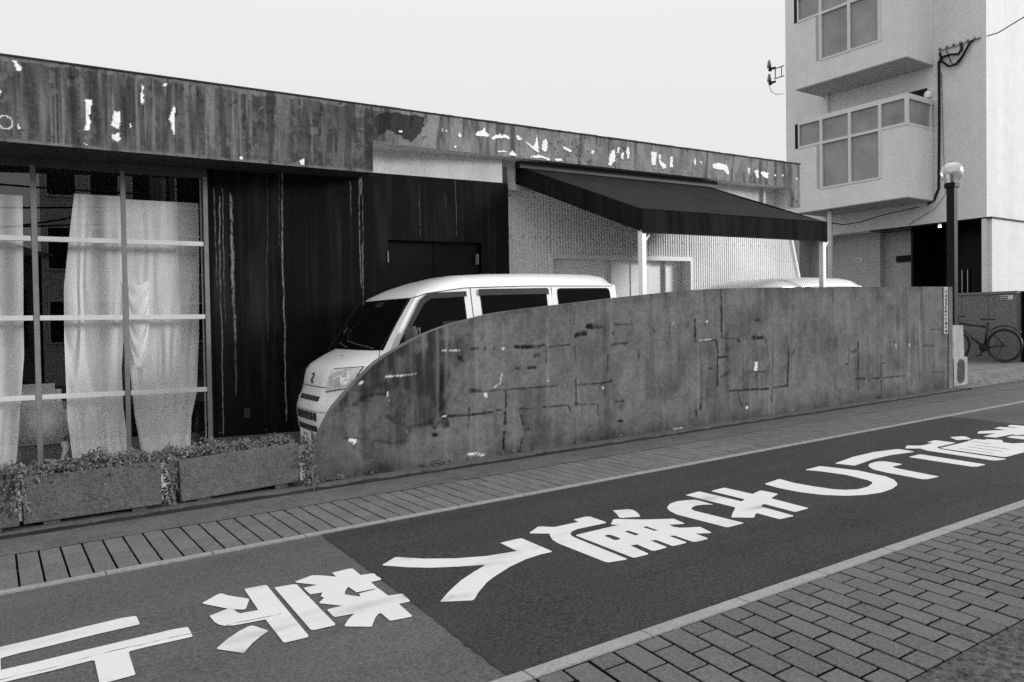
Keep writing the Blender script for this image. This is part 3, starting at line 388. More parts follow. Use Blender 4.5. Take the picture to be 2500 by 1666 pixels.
def brick_field(name, parent, xs, w, rows, z, mat):
    b = MB()
    for x in xs:
        for y0, y1 in rows:
            zz = z+random.gauss(0, .001); b.box(x-w/2, x+w/2, y0, y1, zz-.03, zz, slope=True)
    put(b.build(name, mat, parent, fix=False), kind='stuff')
rows_all = [(2.383-PY*(k+1)+GJ/2, 2.383-PY*k-GJ/2) for k in range(4)]
brick_field('paver_field', near, [2.728+PX*i+PX/2 for i in range(-110, 115) if not 1.1 <= 2.728+PX*i+PX/2 <= 6.6], PX-GJ, rows_all, .004, m_brick)
# near kerb: flush concrete blocks
kn = sheet('near_kerb', -30, 40, 2.388, 2.47, -.016, m_bed)
KP = .623
def kerb_block(parent, x0, x1, y0, y1, z, mat):
    b = MB().box(x0, x1, y0, y1, z-.1, z, slope=True); cx = (x0+x1)/2; return b.build('kerb_block', mat, parent, bevel=.003, off=(0,0,0))
for i in range(-3, 14):
    x0 = 1.688+KP*i-.0; kerb_block(kn, x0+.0015, x0+KP-.0015, 2.389, 2.467, .006, m_kerb)
# coarse older asphalt in front of the pavers (lower right corner)
sheet('footway', -30, 40, -3.2, 1.528, .004, m_asph_rough)
# ---- far pavement
far = sheet('far_pavement', -30, 40, 4.93, 5.72, -.001, m_bed)
FP = .1197; rows = [4.952+.187*k for k in range(5)]
for i in range(0, 75):
    x = -.43+.05+FP*i-FP/2+.0
    if x > 6.4: break
    for y0, y1 in zip(rows[:-1], rows[1:]): brick(far, x, (y0+y1)/2, FP-(.0115 if x < 3.2 else .009), (y1-y0)-.0042, .005+random.gauss(0, .0009), m_brick_far)
    xl = x
brick_field('paver_field', far, [xl+FP*k for k in range(1, 130)]+[-.43+.05-FP*k-FP/2 for k in range(1, 60)], FP-.009, [(a+.001, c-.001) for a, c in zip(rows[:-1], rows[1:])], .005, m_brick_far)
kf = sheet('far_kerb', -30, 40, 4.88, 4.95, -.016, m_bed)
for i in range(-3, 27):
    x0 = .511+.577*i; kerb_block(kf, x0+.0015, x0+.577-.0015, 4.884, 4.948, .007, m_kerb_far)
# plain concrete strip and the low footing kerb under the wall
b = MB(); NX = 90
for i in range(NX):
    a = -8+i*.4; c = a+.4; b.add([(a, 5.705, Z(a, .006)), (c, 5.705, Z(c, .006)), (c, 6.16, Z(c, .010)), (a, 6.16, Z(a, .010))], [(0,1,2,3)])
put(b.build('gutter_strip', m_strip, fix=False), kind='structure')
b = MB(); b.box(-8, 12.9, 6.165, 6.50, -.03, .042, slope=True); put(b.build('footing_kerb', m_strip, bevel=.008), kind='structure')
b = MB(); P_ = [(-8+k*.03) for k in range(700)]  # ragged dark ribbon, painted contact shadow at the foot of the low kerb
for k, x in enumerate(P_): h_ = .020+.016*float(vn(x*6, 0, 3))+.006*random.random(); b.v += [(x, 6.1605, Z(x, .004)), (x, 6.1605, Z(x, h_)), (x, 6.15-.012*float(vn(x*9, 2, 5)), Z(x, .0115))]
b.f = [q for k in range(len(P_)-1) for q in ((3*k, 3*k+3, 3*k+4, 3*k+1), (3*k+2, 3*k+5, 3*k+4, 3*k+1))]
put(b.build('kerb_shadow_line', m_soil_shade, fix=False, loc=(0, 6.16, .01)), 'dark ribbon painted as contact shadow along the foot of the low kerb', 'painted shadow', kind='stuff')
sheet('parking_lot', -8, 14.5, 6.49, 9.2, .03, m_lot)
b = MB(); b.add([(12.9, 6.17, Z(12.9, .02)), (30, 6.17, Z(30, .02)), (30, 7.0, Z(30, .15)), (12.9, 7.0, Z(12.9, .13)), (12.9, 16, Z(12.9, .16)), (30, 16, Z(30, .16))], [(0,1,2,3), (3,2,5,4)])
m_fore = M('forecourt_concrete', .16, var=.35, scale=5, fine=.4, fscale=60, bump=.8, bscale=30)
put(b.build('forecourt', m_fore, fix=False), kind='structure')
b = MB(); b.box(12.9, 30, 6.10, 6.175, -.03, .035, slope=True); put(b.build('forecourt_kerb', m_strip, bevel=.008), kind='structure')
# clods and grit on the forecourt edge
b = MB()
for k in range(160):
    x = random.uniform(13.3, 17); y = random.uniform(6.2, 6.9); s = random.uniform(.008, .03); z = Z(x, .02+(y-6.17)*.135)
    b.add([(x-s, y, z), (x, y-s, z), (x+s, y, z), (x, y+s, z), (x, y, z+s*.8)], [(0,1,4), (1,2,4), (2,3,4), (3,0,4)])
put(b.build('grit', m_fore, fix=False), 'loose grit and dirt on the forecourt edge', 'grit', kind='stuff')

# ================================================================== THE CURVED STREET WALL
YW, WT = 6.30, .10
px = np.array([p[0] for p in WALL_PROF]); pz = np.array([p[1] for p in WALL_PROF]); XE = 12.555
xs = np.concatenate([np.linspace(2.172, 2.6, 90), np.linspace(2.6, XE, 780)[1:]]); top = np.interp(xs, px, pz)
# smooth the traced outline a little
for _ in range(6): top[2:-2] = (top[1:-3]+2*top[2:-2]+top[3:-1])/4
NU, NV = len(xs), 120; zb = .035
vv = np.linspace(0, 1, NV); U = np.repeat(xs, NV); ZZ = (zb+(top[:, None]-zb)*vv[None, :]).ravel()
dark = paint_strokes(U, ZZ, [(p, w*1.25, v) for p, w, v in WALL_DARK], .6, 1, 40); pale = paint_strokes(U, ZZ, WALL_PALE, .8, 9, 60)
pale *= (vn(U*70, ZZ*70, 4) > .22)
dark *= np.clip(fbm(U*26, ZZ*26, 31)*2.2-.1, .5, 1)
du = (fbm(U*6, ZZ*6, 3)-.5)*.22; st = np.zeros_like(U)
for k in range(10):
    e = (fbm(U*5, ZZ*5, 20+k)-.5)*.55+(fbm(U*22, ZZ*16, 50+k)-.5)*.28; e2 = (fbm(U*6, ZZ*4, 80+k)-.5)*.5; st += in_poly(U+e, ZZ+e2, WALL_STAIN)
st = (st/10)**.8*np.clip(.62+1.5*(fbm(U*13, ZZ*2.6, 8)-.5)+.9*(fbm(U*6, ZZ*7, 28)-.5)+.5*(fbm(U*50, ZZ*6, 18)-.5), .2, .97)*1.15
# damp foot of the wall, rust-grey runs, blotches
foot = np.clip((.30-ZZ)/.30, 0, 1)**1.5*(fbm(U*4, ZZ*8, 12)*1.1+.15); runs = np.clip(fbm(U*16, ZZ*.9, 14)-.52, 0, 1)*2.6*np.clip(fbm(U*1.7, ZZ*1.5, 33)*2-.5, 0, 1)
blot = np.clip(fbm(U*2.3, ZZ*2.8, 15)-.50, 0, 1)*2.4+np.clip(fbm(U*9, ZZ*7, 16)-.55, 0, 1)*1.6
left = np.clip((3.6-U)/1.0, 0, 1)*(.30+.5*(fbm(U*10, ZZ*1.6, 60)-.5))
topd = np.clip((.10-(np.interp(U, xs, top)-ZZ))/.1, 0, 1)*.35*(fbm(U*5, ZZ*4, 77))
pale = np.maximum(pale, np.clip(fbm(U*26, ZZ*.8, 91)-.60, 0, 1)*.55*np.clip(fbm(U*2, ZZ*2, 92)*2-.6, 0, 1))
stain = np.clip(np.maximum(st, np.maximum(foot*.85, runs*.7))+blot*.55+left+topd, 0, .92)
swall = thing('street_wall', (2.172, YW, Z(2.172)), 'stained grey concrete wall with rounded sloping left end along pavement', 'wall'); L0 = tuple(swall.location)
P = np.stack([U, np.full_like(U, YW)+(fbm(U*3, ZZ*3, 40)-.5)*.006, ZZ+SL*U], 1)
wf = grid_mesh('wall_face', NU, NV, P-np.array(L0), {'dark': dark, 'pale': pale, 'stain': stain}, m_wall, swall)
wf.data.polygons.foreach_set('use_smooth', [True]*len(wf.data.polygons))
b = MB(); n = 0; vs = []
pr = [(2.171, zb)]+[(x, t) for x, t in zip(xs[::6], top[::6])]+[(XE, top[-1])]
vs = [(x, YW+.0005, Z(x, z)) for x, z in pr]+[(x, YW+WT, Z(x, z)) for x, z in pr]; n = len(pr)
m_rim = M('wall_rim', .15, var=.2, scale=4, fine=.2, bump=.4)
b.add(vs, [(i, i+1, i+1+n, i+n) for i in range(n-1)]); b.build('wall_top', m_rim, swall, off=L0)
b = MB(); b.add([(x, YW+WT+.0005, Z(x, z)) for x, z in pr]+[(x, YW+WT+.0005, Z(x, zb)) for x, z in pr], [(i, i+n, i+1+n, i+1) for i in range(n-1)])
b.add([(XE, YW+.001, Z(XE, zb)), (XE, YW+WT, Z(XE, zb)), (XE, YW+WT, Z(XE, top[-1])), (XE, YW+.001, Z(XE, top[-1]))], [(0,1,2,3)])
b.build('wall_back', m_rim, swall, off=L0)
# end post beyond a dark gap
b = MB(); b.box(12.59, 12.72, 6.30, 6.46, .0, 1.655, slope=True)
o = b.build('wall_end_post', m_wall, None, bevel=.006, loc=(12.655, 6.38, Z(12.655)))
put(o, 'slim concrete post closing the right end of the street wall', 'post')
# name plate: tall narrow label with faint characters
pl = thing('wall_label', (12.487, 6.296, Z(12.487, .916)), 'tall narrow white lettered plate at the right end of the street wall', 'sign'); l = tuple(pl.location)
MB().box(12.425, 12.549, 6.288, 6.297, .916, 1.652, slope=True).build('plate', m_label, pl, off=l)
b = MB()
for k in range(11):
    z = 1.60-k*.062
    for q in range(4):
        if random.random() < .75: b.box(12.447+random.uniform(0, .05), 12.487+random.uniform(0, .045), 6.2845, 6.2875, z-.011*q-.006, z-.011*q, slope=True)
    b.box(12.450+.06*random.random(), 12.458+.06*random.random(), 6.2845, 6.2875, z-.045, z, slope=True)
b.build('characters', m_ink, pl, off=l)
# pitted concrete stub beside it
st_ = thing('boundary_stone', (13.12, 6.46, Z(13.12)), 'pitted concrete boundary block with rough hole right of the wall', 'stone block'); l = tuple(st_.location)
b = MB(); b.prism([(12.93, .50), (13.315, .50), (13.27, 1.03), (12.93, 1.03)], lambda x, z: (x, 6.41, Z(x, z)), lambda x, z: (x, 6.60, Z(x, z))); b.build('upper_slab', m_post, st_, bevel=.01, off=l)
b = MB(); b.box(12.925, 13.385, 6.39, 6.62, .0, .505, slope=True); b.build('base_block', m_post, st_, bevel=.012, off=l)
b = MB(); pts = [(13.16+.125*math.copysign(abs(math.cos(a))**.6, math.cos(a))*(1+random.uniform(-.12, .12)), .275+.19*math.copysign(abs(math.sin(a))**.6, math.sin(a))*(1+random.uniform(-.08, .08))) for a in [2*math.pi*k/22 for k in range(22)]]
b.poly(pts, (), lambda x, z: (x, 6.386, Z(x, z))); b.build('rough_hole', m_hole, st_, off=l, fix=False)
# ================================================================== THE OLD LOW BUILDING
TH = R(6.5); W0 = Vector((1.939, 8.599)); DW = Vector((math.cos(TH), -math.sin(TH))); NW = Vector((math.sin(TH), math.cos(TH)))
def WP(s, z, off=0.0): q = W0+DW*s+NW*off; return (q.x, q.y, z)
YF = 8.05
bld = thing('old_shop_building', (3.6, 8.4, Z(3.6)), 'low flat-roofed building with peeling dark fascia, black wall and gridded window', 'building'); BL = tuple(bld.location)
def wbox(mb, s0, s1, z0, z1, o0, o1):
    v = [WP(s, z, o) for z in (z0, z1) for o in (o0, o1) for s in (s0, s1)]
    return mb.add(v, [(0,2,3,1), (4,5,7,6), (0,1,5,4), (2,6,7,3), (0,4,6,2), (1,3,7,5)])
# ---- fascia: deep left half and shallow right half, front faces on fine grids for the wear masks
def fascia_grid(name, x0, x1, zfun0, zfun1, dx, dz, seed):
    xs = np.arange(x0, x1+dx*.5, dx); nz = int(max(zfun1(x)-zfun0(x) for x in xs)/dz)+1
    U = np.repeat(xs, nz); t = np.tile(np.linspace(0, 1, nz), len(xs)); z0 = np.array([zfun0(x) for x in xs]).repeat(nz); z1 = np.array([zfun1(x) for x in xs]).repeat(nz); ZZ = z0+(z1-z0)*t
    pale = paint_polys(U, ZZ, FASC_PALE, .011, 40, seed); pale = np.maximum(pale, (np.abs(np.hypot((U-.149), (ZZ-3.207))-.055) < .007)*.75)
    dark = paint_polys(U, ZZ, FASC_DARK, .03, 20, seed+3)*.8
    clump = np.clip(fbm(U*2.2, ZZ*1.5, seed+30)*2.2-.55, 0, 1); run = np.clip((fbm(U*20, ZZ*1.3, seed+1)-.47)*5, 0, 1)*clump; run2 = np.clip((fbm(U*6, ZZ*5, seed+2)-.52)*4, 0, 1); thin = np.clip((fbm(U*60, ZZ*1.1, seed+31, 2)-.62)*8, 0, 1)*clump
    right = np.clip((U-3.6)/.35, 0, 1); lump = np.clip((fbm(U*9, ZZ*5, seed+11)-.45)*5, 0, 1)
    rid = fbm(U*9, ZZ*6, seed+40); peel = np.clip(1-np.abs(rid-.5)/.012, 0, 1)*np.clip((fbm(U*3, ZZ*3, seed+41)-.48)*9, 0, 1)
    et = .05+.09*np.clip(fbm(U*9, ZZ*0, seed+4)-.35, 0, 1); edge_t = np.clip((et-(z1-ZZ))/.012, 0, 1)*(.35+.4*vn(U*25, ZZ*25, 3)); edge_b = np.clip((.05*fbm(U*7, ZZ*0, seed+50)+.012-(ZZ-z0))/.02, 0, 1)*.55
    mid = np.clip(np.maximum.reduce([run*.62*(1-right), thin*.7*(1-right), run2*.22*(1-right), right*(.62+.34*lump+.3*run), edge_t, edge_b, peel*.9, np.clip((fbm(U*14, ZZ*11, seed+60)-.55)*4, 0, .5)*np.clip(fbm(U*1.5, ZZ*2, seed+61)*2-.6, 0, 1)]), 0, 1)*(1-dark*.85)
    # blisters and torn render around the flakes
    spots = (fbm(U*30, ZZ*30, seed+9) > .70)*(fbm(U*3, ZZ*4, seed+10) > .55)*1.0
    crk_ = np.clip(1-np.abs(fbm(U*9+.02, ZZ*6+.05, seed+40)-.5)/.012, 0, 1)*np.clip((fbm(U*3, ZZ*3, seed+41)-.5)*9, 0, 1)*.5
    dk = np.clip(np.maximum.reduce([dark, spots*.7, crk_])+np.clip((fbm(U*13, ZZ*1.6, seed+21)-.55)*5, 0, .6), 0, 1)*(1-pale)
    top_nick = (ZZ > z1-.001)*(-.016*np.clip(fbm(U*7, U*0, seed+6)-.5, 0, 1)*4)
    P = np.stack([U, YF+(fbm(U*10, ZZ*10, seed+5)-.5)*.012-.004*pale, ZZ+SL*U+top_nick], 1)
    o = grid_mesh(name, len(xs), nz, P-np.array(BL), {'mid': mid, 'dark': dk, 'pale': pale}, m_fascia, bld)
    return o
put(fascia_grid('deep_fascia', -3.0, 3.594, lambda x: 3.043, lambda x: 3.803, .011, .011, 3), 'dark streaky fascia over the window and black wall')
def low_edge(x): return 3.388 if x < 10.96 else 3.07
put(fascia_grid('shallow_fascia', 3.594, 11.279, low_edge, lambda x: 3.806+.0006*(x-3.6), .0111, .010, 8), 'paler fascia with torn white flakes above the awning')
b = MB()
b.box(-3.0, 3.594, YF+.012, YF+.2, 3.044, 3.79, slope=True); b.build('fascia_core', m_soffit, bld, off=BL)
b = MB(); b.box(3.596, 11.275, YF+.012, YF+.2, 3.392, 3.79, slope=True); b.box(10.97, 11.275, YF+.012, YF+.34, 3.07, 3.392, slope=True); b.build('fascia_core', m_beam, bld, off=BL)
b = MB(); b.box(-3.02, 11.29, YF-.012, 14, 3.785, 3.80, slope=True)
b.build('roof_edge', m_soffit, bld, off=BL)
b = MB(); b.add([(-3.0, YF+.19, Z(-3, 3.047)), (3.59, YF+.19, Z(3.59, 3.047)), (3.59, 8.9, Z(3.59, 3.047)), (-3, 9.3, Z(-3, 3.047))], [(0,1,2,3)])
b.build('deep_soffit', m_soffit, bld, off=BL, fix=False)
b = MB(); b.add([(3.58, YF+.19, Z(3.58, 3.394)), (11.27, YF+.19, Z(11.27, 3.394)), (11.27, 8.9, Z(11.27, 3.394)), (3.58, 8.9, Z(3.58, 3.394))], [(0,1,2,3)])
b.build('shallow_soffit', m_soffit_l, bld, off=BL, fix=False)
b = MB(); b.add([(3.596, YF+.012, Z(3.6, 3.044)), (3.596, 8.9, Z(3.6, 3.044)), (3.596, 8.9, Z(3.6, 3.40)), (3.596, YF+.012, Z(3.6, 3.40))], [(0,1,2,3)]); b.build('fascia_return', m_beam, bld, off=BL, fix=False)
# cream band over the black wall and over the corrugated wall
b = MB(); wbox(b, 1.55, 3.50, 3.185, 3.52, -.004, .1); b.build('cream_band', m_beam, bld, off=BL)
b = MB(); b.box(5.36, 10.98, 8.31, 8.45, 3.03, 3.40, slope=True); b.build('cream_band', m_beam, bld, off=BL)
b = MB(); b.box(10.60, 10.66, 8.26, 8.31, 3.03, 3.39, slope=True); b.build('band_rib', m_beam, bld, off=BL)
# ---- black wall with drips
sg = np.arange(.03, 3.585, .006); zg = np.arange(.235, 3.19, .022); NS, NZ = len(sg), len(zg); U = np.repeat(sg, NZ); ZZ = np.tile(zg, NS)
wig = (vn(U*3, ZZ*9, 2)-.5)*.012
pale = paint_strokes(U+wig, ZZ, [(p, w*.5, v*.8) for p, w, v in DRIPS], .8, 6, 80)*(.35+.65*(vn(U*90, ZZ*28, 3) > .3))
haze = np.clip(fbm(U*5, ZZ*.9, 5)-.5, 0, 1)*1.6+np.clip(fbm(U*25, ZZ*.7, 25)-.58, 0, 1)*1.2
keep = ~((U > 1.985) & (U < 3.19) & (ZZ < 2.41))
Pw = np.array([WP(s, z, (random.random()-.5)*.0) for s, z in zip(U, ZZ)])
o = grid_mesh('black_wall', NS, NZ, Pw-np.array(BL), {'pale': pale, 'haze': np.clip(haze, 0, .8)}, m_black, bld, keep=keep); put(o, 'black painted wall with pale drip stains')
m_blackd = M('black_door_paint', .006, rough=.45, var=.15, bump=.1, spec=.08)
door = MB(); wbox(door, 1.97, 2.575, 0.05, 2.42, .07, .10); d1 = door.build('door', m_blackd, bld, off=BL)
door = MB(); wbox(door, 2.585, 3.205, 0.05, 2.42, .07, .10); d2 = door.build('door', m_blackd, bld, off=BL)
b = MB(); wbox(b, 1.955, 1.974, .2, 2.43, .002, .09); wbox(b, 3.196, 3.215, .2, 2.43, .002, .09); wbox(b, 1.974, 3.196, 2.412, 2.43, .002, .09); b.build('door_frame', m_blackd, bld, off=BL)
for s in (1.976, 3.142):
    h = MB(); wbox(h, s-.006, s+.006, 2.147, 2.277, -.012, .06); h.build('hinge', m_mull, bld, off=BL)
b = MB(); wbox(b, .318, .384, .42, .528, -.018, .0); b.build('socket_cover', m_dark, bld, off=BL, bevel=.004)
b = MB(); wbox(b, .0, 3.6, 0.0, .232, -.035, .2); b.build('base_course', m_strip, bld, off=BL)
b = MB(); wbox(b, -.0, .03, .0, 3.05, -.02, .08); b.build('wall_edge', m_black, bld, off=BL)
# roof, back and side shell, interior
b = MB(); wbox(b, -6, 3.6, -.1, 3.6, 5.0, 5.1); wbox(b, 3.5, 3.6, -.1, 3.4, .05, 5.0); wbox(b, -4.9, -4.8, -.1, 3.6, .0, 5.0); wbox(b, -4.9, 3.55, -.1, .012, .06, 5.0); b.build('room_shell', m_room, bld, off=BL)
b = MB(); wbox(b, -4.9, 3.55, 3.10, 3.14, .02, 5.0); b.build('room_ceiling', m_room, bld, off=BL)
b = MB(); wbox(b, -6.5, -2.375, -.1, 3.1, 0, .1); b.build('side_wall', m_black, bld, off=BL)
# ---- gridded shop window
cols = [-2.346, -1.573, -.80, -.022]; rws = [.015, .755, 1.523, 2.289, 3.01]
win = MB(); wbox(win, -2.40, .0, 2.985, 3.075, -.02, .06); win = win.build('shop_window', m_head, bld, off=BL)
b = MB(); wbox(b, -2.40, .0, -.02, .04, -.02, .10); b.build('window_sill', m_head, win, off=BL)
for c in cols:
    b = MB(); w = .024 if c > -.1 else .023; wbox(b, c-w, c+w, .0, 3.0, -.022, .03); b.build('mullion', m_mull, win, off=BL, bevel=.003)
b = MB(); wbox(b, -.075, -.060, .0, 2.99, .0, .02); b.build('inner_jamb', m_mull, win, off=BL)
for z in rws[1:4]:
    for a, c in zip(cols[:-1], cols[1:]):
        b = MB(); wbox(b, a+.026, c-.026, z-.024, z+.024, -.016, .028); b.build('transom', m_trans, win, off=BL, bevel=.002)
for a, c in zip(cols[:-1], cols[1:]):
    for z0, z1 in zip(rws[:-1], rws[1:]):
        b = MB(); b.add([WP(a+.02, z0+.02, .004), WP(c-.02, z0+.02, .004), WP(c-.02, z1-.02, .004), WP(a+.02, z1-.02, .004)], [(0,1,2,3)]); o = b.build('pane', m_glass, win, off=BL, fix=False)
# ---- curtains behind it
def curtain(name, Lp, Rp, off, folds, amp, label, seed, pool=.0, swag=None):
    zs = np.linspace(Lp[0][1], .03, 90); lz = [p[1] for p in Lp][::-1]; ls = [p[0] for p in Lp][::-1]; rz = [p[1] for p in Rp][::-1]; rs = [p[0] for p in Rp][::-1]
    l = np.interp(zs, lz, ls); r = np.interp(zs, rz, rs); NT = 110; t = np.linspace(0, 1, NT); S = []; O = []; ZC = []
    for k, z in enumerate(zs):
        down = (zs[0]-z)/zs[0]; a = amp*(.12+.5*down+.6*down**3); u = t*folds; ph = fbm(t*4, np.full(NT, z*.7), seed, 2)*2.4
        sn = np.sin(2*math.pi*(u+ph)); off_ = off+a*np.sign(sn)*np.abs(sn)**1.5+a*2.2*(fbm(t*folds*.9, np.full(NT, z*.5+3), seed+3, 2)-.5)*2
        S.append(l[k]+(r[k]-l[k])*t); O.append(np.maximum(off_, .05)); ZC.append(np.full(NT, z)+.03*np.sin(t*9+seed)*(down > .97))
    S = np.array(S).T.ravel(); O = np.array(O).T.ravel(); ZC = np.array(ZC).T.ravel()
    Pc = np.array([WP(s, z, o) for s, z, o in zip(S, ZC, O)]); base = WP((l[-1]+r[-1])/2, .03, off)
    o = grid_mesh(name, NT, len(zs), Pc, {}, m_curtain, None, loc=base); o.data.polygons.foreach_set('use_smooth', [True]*len(o.data.polygons))
    return put(o, label, 'curtain', 'sheer curtains behind the shop window')
curtain('sheer_curtain', [(-2.5, 2.72), (-2.5, .03)], [(-1.673, 2.72), (-1.68, 2.2), (-1.693, 1.55), (-1.697, 1.16), (-1.73, .78), (-1.776, .23), (-1.80, .03)], .15, 4, .010, 'sheer white curtain at the left edge of the picture', 3)
curtain('sheer_curtain', [(-1.233, 2.768), (-1.287, 2.33), (-1.344, 1.84), (-1.353, 1.3), (-1.344, .52), (-1.307, .08), (-1.30, .03)], [(-.80, 2.746), (-.806, 2.26), (-.812, 1.42), (-.85, 1.0), (-.84, .58), (-.80, .15), (-.79, .03)], .15, 2.6, .017, 'sheer white curtain flaring below, beside the armchair in the shop window', 8)
curtain('sheer_curtain', [(-.775, 2.739), (-.785, 1.84), (-.775, 1.0), (-.74, .5), (-.68, .1), (-.67, .03)], [(-.077, 2.747), (-.079, 2.29), (-.098, 1.41), (-.138, .71), (-.196, .46), (-.211, .18), (-.215, .03)], .15, 3.2, .014, 'sheer white curtain in the right bay of the shop window', 14)
# looped-up swag of the third curtain
b = MB(); NA, NT_ = 34, 26
for i in range(NA):
    for k in range(NT_):
        a, t = i/(NA-1), k/(NT_-1); b.v.append(WP(-.768+.19*t-.03*a*(1-t)*0, 1.92-.62*a*(1-.25*t)-(.06+.30*a)*(4*t*(1-t))**.8, .104-.018*math.sin(math.pi*t)*(.4+a)-.006*math.sin(a*math.pi*8+2*t)*(.3+math.sin(math.pi*t))))
b.f = [(i*NT_+k, i*NT_+k+1, (i+1)*NT_+k+1, (i+1)*NT_+k) for i in range(NA-1) for k in range(NT_-1)]
put(b.build('curtain_swag', m_curtain, None, smooth=True, loc=WP(-.67, 1.0, .1)), 'looped gathered swag of white curtain in the right bay', 'curtain')
# ---- white armchair and black vase inside
ch = thing('armchair', WP(-1.60, .012, .72), 'pale upholstered armchair with curved legs behind the shop window', 'armchair', rot=(0, 0, -TH))
def soft(name, x0, x1, y0, y1, z0, z1, mat=m_chair, bev=.05):
    return MB().box(x0, x1, y0, y1, z0, z1).build(name, mat, ch, smooth=True, bevel=bev)
soft('seat', -.28, .24, -.26, .28, .22, .46); soft('backrest', -.32, -.16, -.27, .30, .24, .86); soft('backrest', -.30, .19, -.20, -.06, .24, .84, bev=.06)
soft('arm', -.2, .25, -.30, -.20, .25, .62, bev=.045); soft('arm', -.2, .26, .22, .32, .25, .62, bev=.045)
for x, y in ((.2, -.22), (.2, .24), (-.24, -.22), (-.24, .24)):
    MB().tube([(x, y, .24), (x+.02*np.sign(x), y-.01, .16), (x-.01*np.sign(x), y, .06), (x+.012*np.sign(x), y-.01, 0)], [.034, .03, .017, .022], 10).build('leg', m_chair, ch, smooth=True)
v = MB().lathe([(.0, 0), (.042, 0), (.048, .05), (.048, .20), (.04, .24), (.017, .30), (.016, .37), (.02, .372), (.0, .373)], WP(-.118, .14, .32), 20)
put(v.build('vase', m_bottle, None, smooth=True, loc=WP(-.118, .14, .32)), 'black bottle-shaped vase at the right foot of the shop window', 'vase')
st2 = MB(); wbox(st2, -.20, -.03, .012, .138, .24, .42); put(st2.build('low_stand', m_panel, None, bevel=.004, loc=WP(-.11, .012, .32)), 'low pale box under the black vase', 'stand')
# ---- corrugated wall with garage opening
YC = 8.45; GX0, GX1, GZ = 6.36, 9.027, 2.17
def x_end(z): return 11.554+(2.572-z)*.304
def corr(name, x0, x1, z0, z1, slant=False):
    b = MB(); p = .05; n = int((x1-x0)/p); prof = [(0, 0), (.016, 0), (.025, -.012), (.041, -.012)]; last = None
    for i in range(n+1):
        for dx, dy in prof:
            x = x0+i*p+dx
            if x > x1+1e-6: break
            zt = z1
            if slant: zt = min(z1, 2.572+(11.554-x)/.304)
            if zt < z0: continue
            k = len(b.v); b.v += [(x, YC+dy, Z(x, z0)), (x, YC+dy, Z(x, zt))]
            if last is not None: b.f.append((last, k, k+1, last+1))
            last = k
    return b.build(name, m_corr, bld, off=BL, fix=False)
corr('corrugated_sheet', 5.44, GX0, .0, 3.10); corr('corrugated_sheet', GX0, GX1, GZ, 3.10); corr('corrugated_sheet', GX1, 12.3, .0, 3.10, True)
b = MB(); za, zc = 0.0, 3.1; A = (x_end(za), YC-.02, Z(x_end(za), za)); C_ = (x_end(zc), YC-.02, Z(x_end(zc), zc)); b.bar(A, C_, .04, .05, up=(0,1,0)); b.build('edge_flashing', m_white, bld, off=BL)
b = MB(); b.box(GX0-.03, GX1+.03, YC-.045, YC+.02, GZ, GZ+.06, slope=True); b.box(GX1, GX1+.035, YC-.045, YC+.02, 0, GZ, slope=True); b.box(GX0-.035, GX0, YC-.045, YC+.02, 0, GZ, slope=True); b.box(GX1+.001, GX1+.03, YC+.021, YC+.19, 0, GZ, slope=True); b.box(GX0, GX1, YC+.021, YC+.19, GZ+.001, GZ+.05, slope=True); b.build('garage_frame', m_white, bld, off=BL)
for a, c, o_ in ((GX0, 7.56, .14), (7.50, 8.30, .10), (8.26, GX1, .14)):
    b = MB(); b.box(a, c, YC+o_, YC+o_+.03, .02, GZ, slope=True); b.build('garage_panel', m_panel, bld, off=BL, bevel=.004)
for x in (7.51, 7.9, 8.62):
    b = MB(); b.box(x-.006, x+.006, YC+.088, YC+.145, .02, GZ-.01, slope=True); b.build('panel_joint', m_aframe, bld, off=BL)
for k in range(40):
    x = random.choice([random.uniform(5.5, 6.3), random.uniform(6.4, 9.0), random.uniform(9.1, 11.3)]); z = random.choice([2.45, 2.46, 2.95])
# screws in rows on the corrugated sheets
b = MB()
for x in np.arange(5.49, 11.3, .20):
    for z in (2.45, 2.98): b.box(x-.006, x+.006, YC-.018, YC-.011, z-.006, z+.006, slope=True)
put(b.build('screw_heads', m_seam, bld, off=BL, fix=False), kind='stuff')
b = MB(); b.box(5.45, 11.3, YC+.2, 12, .0, 3.4, slope=True); b.build('rear_volume', m_room, bld, off=BL)

# ================================================================== AWNING
aw = thing('awning', (8.0, 7.4, Z(8.0)), 'dark canvas awning on white posts over the parked vans', 'awning'); l = tuple(aw.location)
FL, FR, BLc, BRc = (6.30, 6.60), (9.856, 6.60), (5.69, 8.30), (9.12, 8.30)
zft = lambda p: Z(p[0], 2.592); zfb = lambda p: Z(p[0], 2.322); zbt = lambda p: Z(p[0], 3.352); zbb = lambda p: Z(p[0], 3.11)
def pt(p, z): return (p[0], p[1], z)
b = MB(); NXg, NYg = 24, 14
for j in range(NYg+1):
    for i in range(NXg+1):
        u, w = i/NXg, j/NYg; x = (FL[0]*(1-u)+FR[0]*u)*(1-w)+(BLc[0]*(1-u)+BRc[0]*u)*w; y = 6.6+(8.3-6.6)*w
        z = (zft(FL)*(1-u)+zft(FR)*u)*(1-w)+(zbt(BLc)*(1-u)+zbt(BRc)*u)*w-.018*math.sin(math.pi*w)*(1+.4*math.cos(u*2*math.pi*5)); b.v.append((x, y, z))
b.f = [(j*(NXg+1)+i, j*(NXg+1)+i+1, (j+1)*(NXg+1)+i+1, (j+1)*(NXg+1)+i) for j in range(NYg) for i in range(NXg)]
b.build('canopy', m_awn, aw, smooth=True, off=l)
